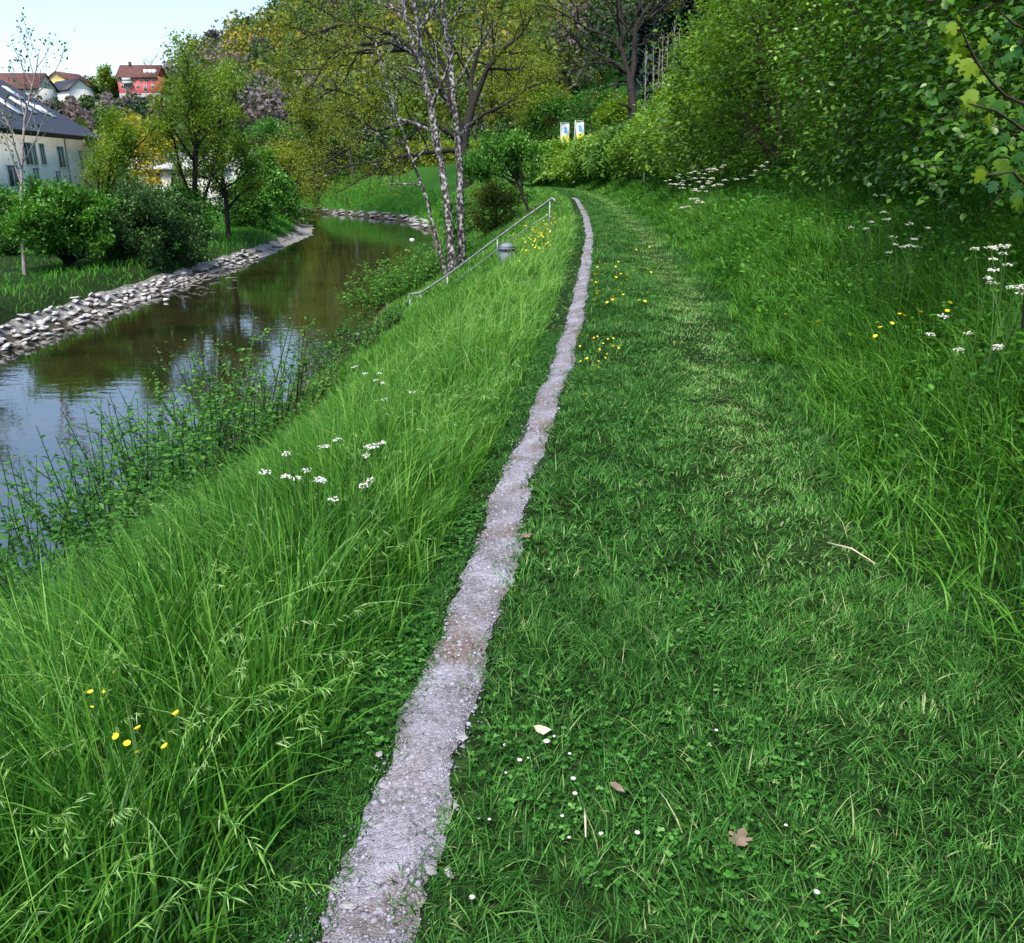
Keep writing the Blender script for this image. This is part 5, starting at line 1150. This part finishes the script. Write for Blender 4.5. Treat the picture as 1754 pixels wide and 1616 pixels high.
for k, (px, py, t, w, h, lf, tn, lb) in enumerate(((960, 200, 106, 9, 6.5, 'bush', .30, "blue green shrub mass left above the flags"), (1030, 200, 100, 9, 6.5, 'bush', .25, "blue green shrub mass right above the flags"), (925, 215, 110, 8, 8, 'spring', .4, "light green shrub behind the twin trunked tree"), (1065, 195, 92, 7, 6.5, 'spring', .3, "grey green shrub behind the dark branching trunk"), (995, 230, 92, 7, 4.0, 'dark_leaf', .4, "dark shrub right behind the flags"))):
    Bx("slope_bush", px, py, t, w, h, lb, 990 + k, lf, .34, 650, 7, tint=(tn, .17), group="shrubs on the slope behind the flags")

# ------------------------------------------------------------------ flowers and small things
def disc(r, c, rad, n, size):
    a = r.uniform(0, 6.28, n); q = rad * np.sqrt(r.rand(n)); P = np.stack([c[0] + q * np.cos(a), c[1] + q * np.sin(a), c[2] + .25 * rad - q * .35 + r.normal(0, .003, n)], 1)
    return scat(QUAD, P, rnd_dir(r, n) * [1, 1, .3], np.array([[0, 0, 1.0]]) + .35 * r.normal(size=(n, 3)), size)
def umbel(px, py, up, label, seed, k=4, rad=.045, group=None, p=None):
    """a white umbellifer whose flower heads stand 'up' metres above the ground"""
    r = rs(seed); p = hit(px, py, up) if p is None else p; e = empty("cow_parsley", p, label, "flower", group); top = p + [0, 0, up]
    st, heads = [], []
    for j in range(k):
        h = top + np.array([r.normal(0, .08), r.normal(0, .08), r.uniform(-.10, .04)]); m = p + (top - p) * .55
        st.append((np.array([m, (m + h) / 2 + [0, 0, .04], h]), np.array([.003, .0024, .002]), 4)); heads.append(h)
    st.append((np.array([p - [0, 0, .05], p + (top - p) * .3, p + (top - p) * .56]), np.array([.006, .005, .004]), 3)); V, F = tubes(st); obj("stem", V, F, M['stem'], e, np.full(len(F), .8))
    for h in heads:
        V, F = disc(r, h, rad * r.uniform(.7, 1.15), 26, .014 * rad / .045); obj("flower_head", V, F, M['petal'], e, np.clip(r.normal(.6, .3, len(F)), 0, 1))
UG = "white umbels on the right bank"
RB = [(1500, 322, .95, "white umbel plant highest before the hedge, in the dark gap"), (1530, 360, .9, "white umbel plant just below the highest one"), (1480, 382, .85, "white umbel plant left of the pair under the hedge"), (1575, 385, .85, "white umbel plant under the hedge with several small heads"),
      (1560, 405, .8, "white umbel plant lowest of the cluster under the hedge"), (1735, 412, .95, "large white umbel plant at the right edge, upper one"), (1700, 425, .9, "white umbel plant left of the large one at the right edge"), (1722, 470, .85, "large white umbel plant at the right edge, lower one"),
      (1650, 552, .6, "white umbel plant right of the yellow buttercups"), (1680, 582, .55, "small white umbel plant below the buttercups at right"), (1545, 412, .7, "faint white umbel plant below the hedge cluster"), (1745, 478, .8, "white umbel plant cut by the right edge")]
for k, (px, py, up, lb) in enumerate(RB): umbel(px, py, up, lb, 1000 + k, 4 if px > 1690 else 3, .031, UG)
r = rs(1050)
for k in range(26):
    yy = 27 - 9.5 * k / 25 + r.normal(0, .6); xx = float(path_x(yy)) + r.uniform(2.1, 3.5)
    umbel(0, 0, r.uniform(.6, 1.1), "white umbel plant in the flowering patch far up the right bank", 1060 + k, 3, .065, "white umbels in the far patch on the right bank", np.array([xx, yy, hz(xx, yy)]))
LU = [(500, 780, .62, "white umbel plant leftmost in the tall meadow grass"), (540, 805, .55, "white umbel plant just below the leftmost one in the meadow"), (602, 760, .60, "white umbel plant in the middle of the meadow"), (620, 745, .62, "white umbel plant right of the middle one in the meadow"), (637, 633, .55, "highest white umbel plant at the meadow's skyline"), (662, 638, .55, "white umbel plant right of the highest one"), (650, 676, .5, "single white head alone in the upper meadow"), (600, 830, .5, "small white umbel plant low in the meadow"), (505, 815, .5, "small white umbel plant below the leftmost one")]
for k, (px, py, up, lb) in enumerate(LU): umbel(px, py, up, lb, 1100 + k, 2 if k > 5 else 3, .024, "white umbels in the left meadow")

def cup_mesh(seed, rad=.012):
    r = rs(seed); c = np.zeros((5, 3)); a = np.arange(5) * 1.2566 + r.rand(); ax = np.stack([np.cos(a), np.sin(a), np.full(5, .8)], 1)
    V, F = scat(ROUND, c, ax, np.array([[0, 0, 1.0]]) - .5 * ax * [1, 1, 0], rad * 1.15, 1.15)
    return V, F
bV, bF = cup_mesh(5)
def buttercup(px, py, up, label, group, sc=1.0, first=[None]):
    p = hit(px, py, up)
    if first[0] is None:
        e = empty("buttercup", p, label, "flower", group)
        V, F = tubes([(np.array([[0, 0, -.02], [.012, .006, .5], [0, 0, 1.0]]), np.array([.0022, .0016, .0012]), 4)]); st = obj("stem", V + p, F, M['stem'], e, np.full(len(F), .6)); st.scale = (1, 1, up)
        fl = obj("petals", bV + p, bF, M['yellow'], e, np.linspace(0, 1, len(bF))); fl.location = (0, 0, up); fl.scale = (sc,) * 3; first[0] = e; return e
    o = first[0]; c = o.copy(); link(c); c.location = [float(v) for v in p]; c.rotation_euler = (0, 0, random.uniform(0, 6)); c["label"] = label; c["group"] = group
    for ch in o.children:
        d_ = ch.copy(); link(d_); d_.parent = c
        if ch.name.startswith("stem"): d_.scale = (1, 1, up)
        else: d_.location = (0, 0, up); d_.scale = (sc,) * 3; d_.rotation_euler = (random.uniform(-.5, .7), random.uniform(-.5, .5), 0)
    return c
BL = [(155, 1188, "buttercup highest of the yellow ones in the near meadow"), (303, 1224, "buttercup rightmost of the yellow ones in the near meadow"), (237, 1250, "buttercup in the middle of the near meadow group"), (200, 1263, "buttercup leftmost low in the near meadow group"), (218, 1276, "buttercup drooping beside the leftmost low one"), (284, 1281, "buttercup lowest right in the near meadow group"), (178, 1186, "small buttercup bud beside the highest one"), (157, 1213, "small buttercup just under the highest one"), (236, 1290, "small half closed buttercup lowest in the near meadow group")]
for k, (px, py, lb) in enumerate(BL): buttercup(px, py, .46 if k < 6 else .42, lb, "buttercups in the near meadow", 0.8 if k < 6 else .5)
BR = [(1345, 540, "buttercup alone left of the others on the right bank"), (1400, 553, "small buttercup between the lone one and the group on the right bank"), (1500, 578, "buttercup lowest left in the right bank group"), (1508, 563, "buttercup just above the lowest left ones"), (1527, 556, "buttercup in the middle of the right bank group"), (1541, 540, "buttercup of the close pair, left one"), (1549, 542, "buttercup of the close pair, right one"), (1626, 520, "largest buttercup at the top right of the right bank group"), (1622, 535, "buttercup hanging under the largest one"), (1577, 536, "buttercup between the close pair and the largest one"), (1710, 540, "buttercup nearest the right edge")]
for px, py, lb in BR: buttercup(px, py, .42, lb, "buttercups on the right bank", 1.5)
r = rs(1200)
for k in range(34):
    buttercup(r.uniform(975, 1060), 575 + abs(r.normal(0, 34)), r.uniform(.10, .2), "small yellow flower in the turf by the path's right edge", "yellow flowers by the path's right edge", 0.95)
for k in range(120):
    px = 925 + r.normal(0, 22); py = 398 + r.normal(0, 18) - (px - 925) * .35
    if px > 990: continue
    buttercup(px, py, r.uniform(.40, .5), "yellow flower in the dense patch above the grey bin", "yellow flowers in the patch above the bin", 1.8)
for k in range(40):
    buttercup(r.uniform(1000, 1120), r.uniform(400, 520), .12, "tiny yellow flower in the far mown strip", "tiny yellow flowers in the far mown strip", 1.8)

# daisies in the turf
def daisy(px, py, label, sc=1.0, up=.05, first=[None]):
    p = hit(px, py, up)
    if first[0] is None:
        e = empty("daisy", p, label, "flower", "daisies in the mown turf")
        V, F = tubes([(np.array([[0, 0, -.3], [.1, 0, .5], [0, 0, 1.0]]), np.array([.0012, .001, .0009]), 4)]); st = obj("stem", V * [.05, .05, .05] + p, F, M['stem'], e, np.full(len(F), .6))
        a = np.arange(14) * .4488; V, F = scat(DIAMOND, np.zeros((14, 3)), np.stack([np.cos(a), np.sin(a), np.full(14, .35)], 1), np.tile([0, 0, 1.0], (14, 1)), .011, .9)
        fl = obj("petals", V + p, F, M['petal'], e, np.full(len(F), .8)); fl.location = (0, 0, up)
        c = MB().tube(np.array([[0, 0, 0], [0, 0, .003], [0, 0, .0045]]), [.004, .0036, .001], 8).build("flower_centre", M['flag_yellow'], fl); c.matrix_parent_inverse.identity(); c.location = (0, 0, 0)
        for v in c.data.vertices: v.co = v.co
        first[0] = e; return e
    o = first[0]; c = copy_tree(o, p, random.uniform(0, 6), sc, label)
    return c
DS = [(936, 1271, "daisy bud on a bent stalk beside the curled pale leaf"), (950, 1252, "daisy on a straight pale stalk right of the curled leaf"), (866, 1312, "daisy nearest the path below the curled pale leaf"), (976, 1280, "daisy alone right of the straight stalked one"), (890, 1296, "daisy just left of the curled pale leaf"), (963, 1386, "uppermost daisy of the close pair in the clover patch"), (975, 1420, "daisy just below the uppermost one in the clover patch"), (1092, 1419, "large daisy at the centre of the turf"), (820, 1388, "daisy of the pair close to the path, left one"), (838, 1390, "daisy of the pair close to the path, right one"), (808, 1530, "daisy lowest in the turf near the path's foot"), (1030, 1421, "daisy half hidden in the clover left of the large one"), (985, 1352, "daisy a little above the close pair in the clover patch"), (1400, 1521, "daisy lowest at the right of the turf"), (982, 1328, "tiny daisy in the clover under the alone one"), (905, 1285, "small daisy on the white looped stalk"), (1228, 1242, "tiny daisy by itself far right in the turf"), (1348, 1400, "tiny daisy right of the grey dead leaf"), (865, 1268, "small daisy left of the looped stalk"), (940, 968, "small daisy farther up the turf by the path")]
for px, py, lb in DS: daisy(px, py, lb, random.uniform(.45, .75))
# dead leaves, straw and a twig lying in the turf
def lying(name, label, cat, px, py, size, mat, yaw, tpl=MAPLE, curl=.6, up=.035, wide=1.0):
    p = hit(px, py, up); T_, F_ = tpl; V = T_.copy().astype(float); V[:, 0] -= .5; V[:, 1] *= wide; V[:, 2] += curl * (V[:, 0] ** 2 + V[:, 1] ** 2); V *= size
    c, n_ = cos(yaw), sin(yaw); V[:, :2] = V[:, :2] @ np.array([[c, n_], [-n_, c]])
    n_v = len(V); V = np.vstack([V, V - [0, 0, .0015]]); o = obj(name, V, np.vstack([F_, F_[:, ::-1] + n_v]), mat); o.location = [float(p[0]), float(p[1]), float(p[2] + up)]; o.rotation_euler = (.15, -.2, 0); return tag(o, label, cat)
lying("dead_leaf", "curled pale dead leaf lying in the clover", "leaf", 932, 1257, .055, M['straw'], -.4, LEAF, 2.0)
lying("dead_leaf", "narrow brown dead leaf beside the grass tuft", "leaf", 1058, 1350, .050, M['dead_leaf'], -.8, LEAF, .5, .045, .7)
lying("dead_leaf", "grey lobed dead leaf flat in the turf at lower right", "leaf", 1268, 1434, .060, M['dead_leaf'], 1.0, MAPLE, .4)
lying("dead_leaf", "small dead leaf by the path edge halfway up", "leaf", 903, 917, .05, M['dead_leaf'], .3, MAPLE, .5, .03)
a_, b_ = hit(1418, 930, .06), hit(1500, 966, .05); o = MB().tube(np.array([a_ + [0, 0, .06], (a_ + b_) / 2 + [0, 0, .075], b_ + [0, 0, .05]]), [.003, .004, .0025], 5).build("dry_twig", M['straw'], None, True, origin=a_); tag(o, "pale dry twig lying at the edge of the mown strip", "twig")
a_, b_ = hit(1001, 1390, .05), hit(1003, 1440, .04); o = MB().tube(np.array([a_ + [0, 0, .06], (a_ + b_) / 2 + [0, 0, .07], b_ + [0, 0, .05]]), [.002, .003, .002], 5).build("dry_twig", M['straw'], None, True, origin=a_); tag(o, "short white straw standing in the clover near the daisies", "straw")
# larger flat stones set in the path
sp = []
sm_ = [mesh("path_stone", *(lambda a: (a[0], [np.array(a[1]), np.array(a[2])]))(stone_mesh(1300 + k)), M['stone_dark']) for k in range(3)]
for k, (px, py, sc, lb) in enumerate(((792, 1270, .045, "flat grey stone at the right edge of the path"), (738, 1497, .05, "flat stone where the path meets the turf at the bottom"), (770, 1500, .04, "small stone just right of the flat one at the bottom"), (598, 1560, .05, "broad flat stone set in the bottom of the path"), (650, 1300, .035, "dark stone at the left edge of the path"), (780, 1385, .035, "pointed stone sticking out of the path's right edge"))):
    p = hit(px, py); o = link(bpy.data.objects.new("path_stone", sm_[k % 3])); o.location = (p[0], p[1], p[2] + .012); o.scale = (sc * 1.3, sc, sc * .5); o.rotation_euler = (.1, .1, k); tag(o, lb, "stone", "flat stones in the path")
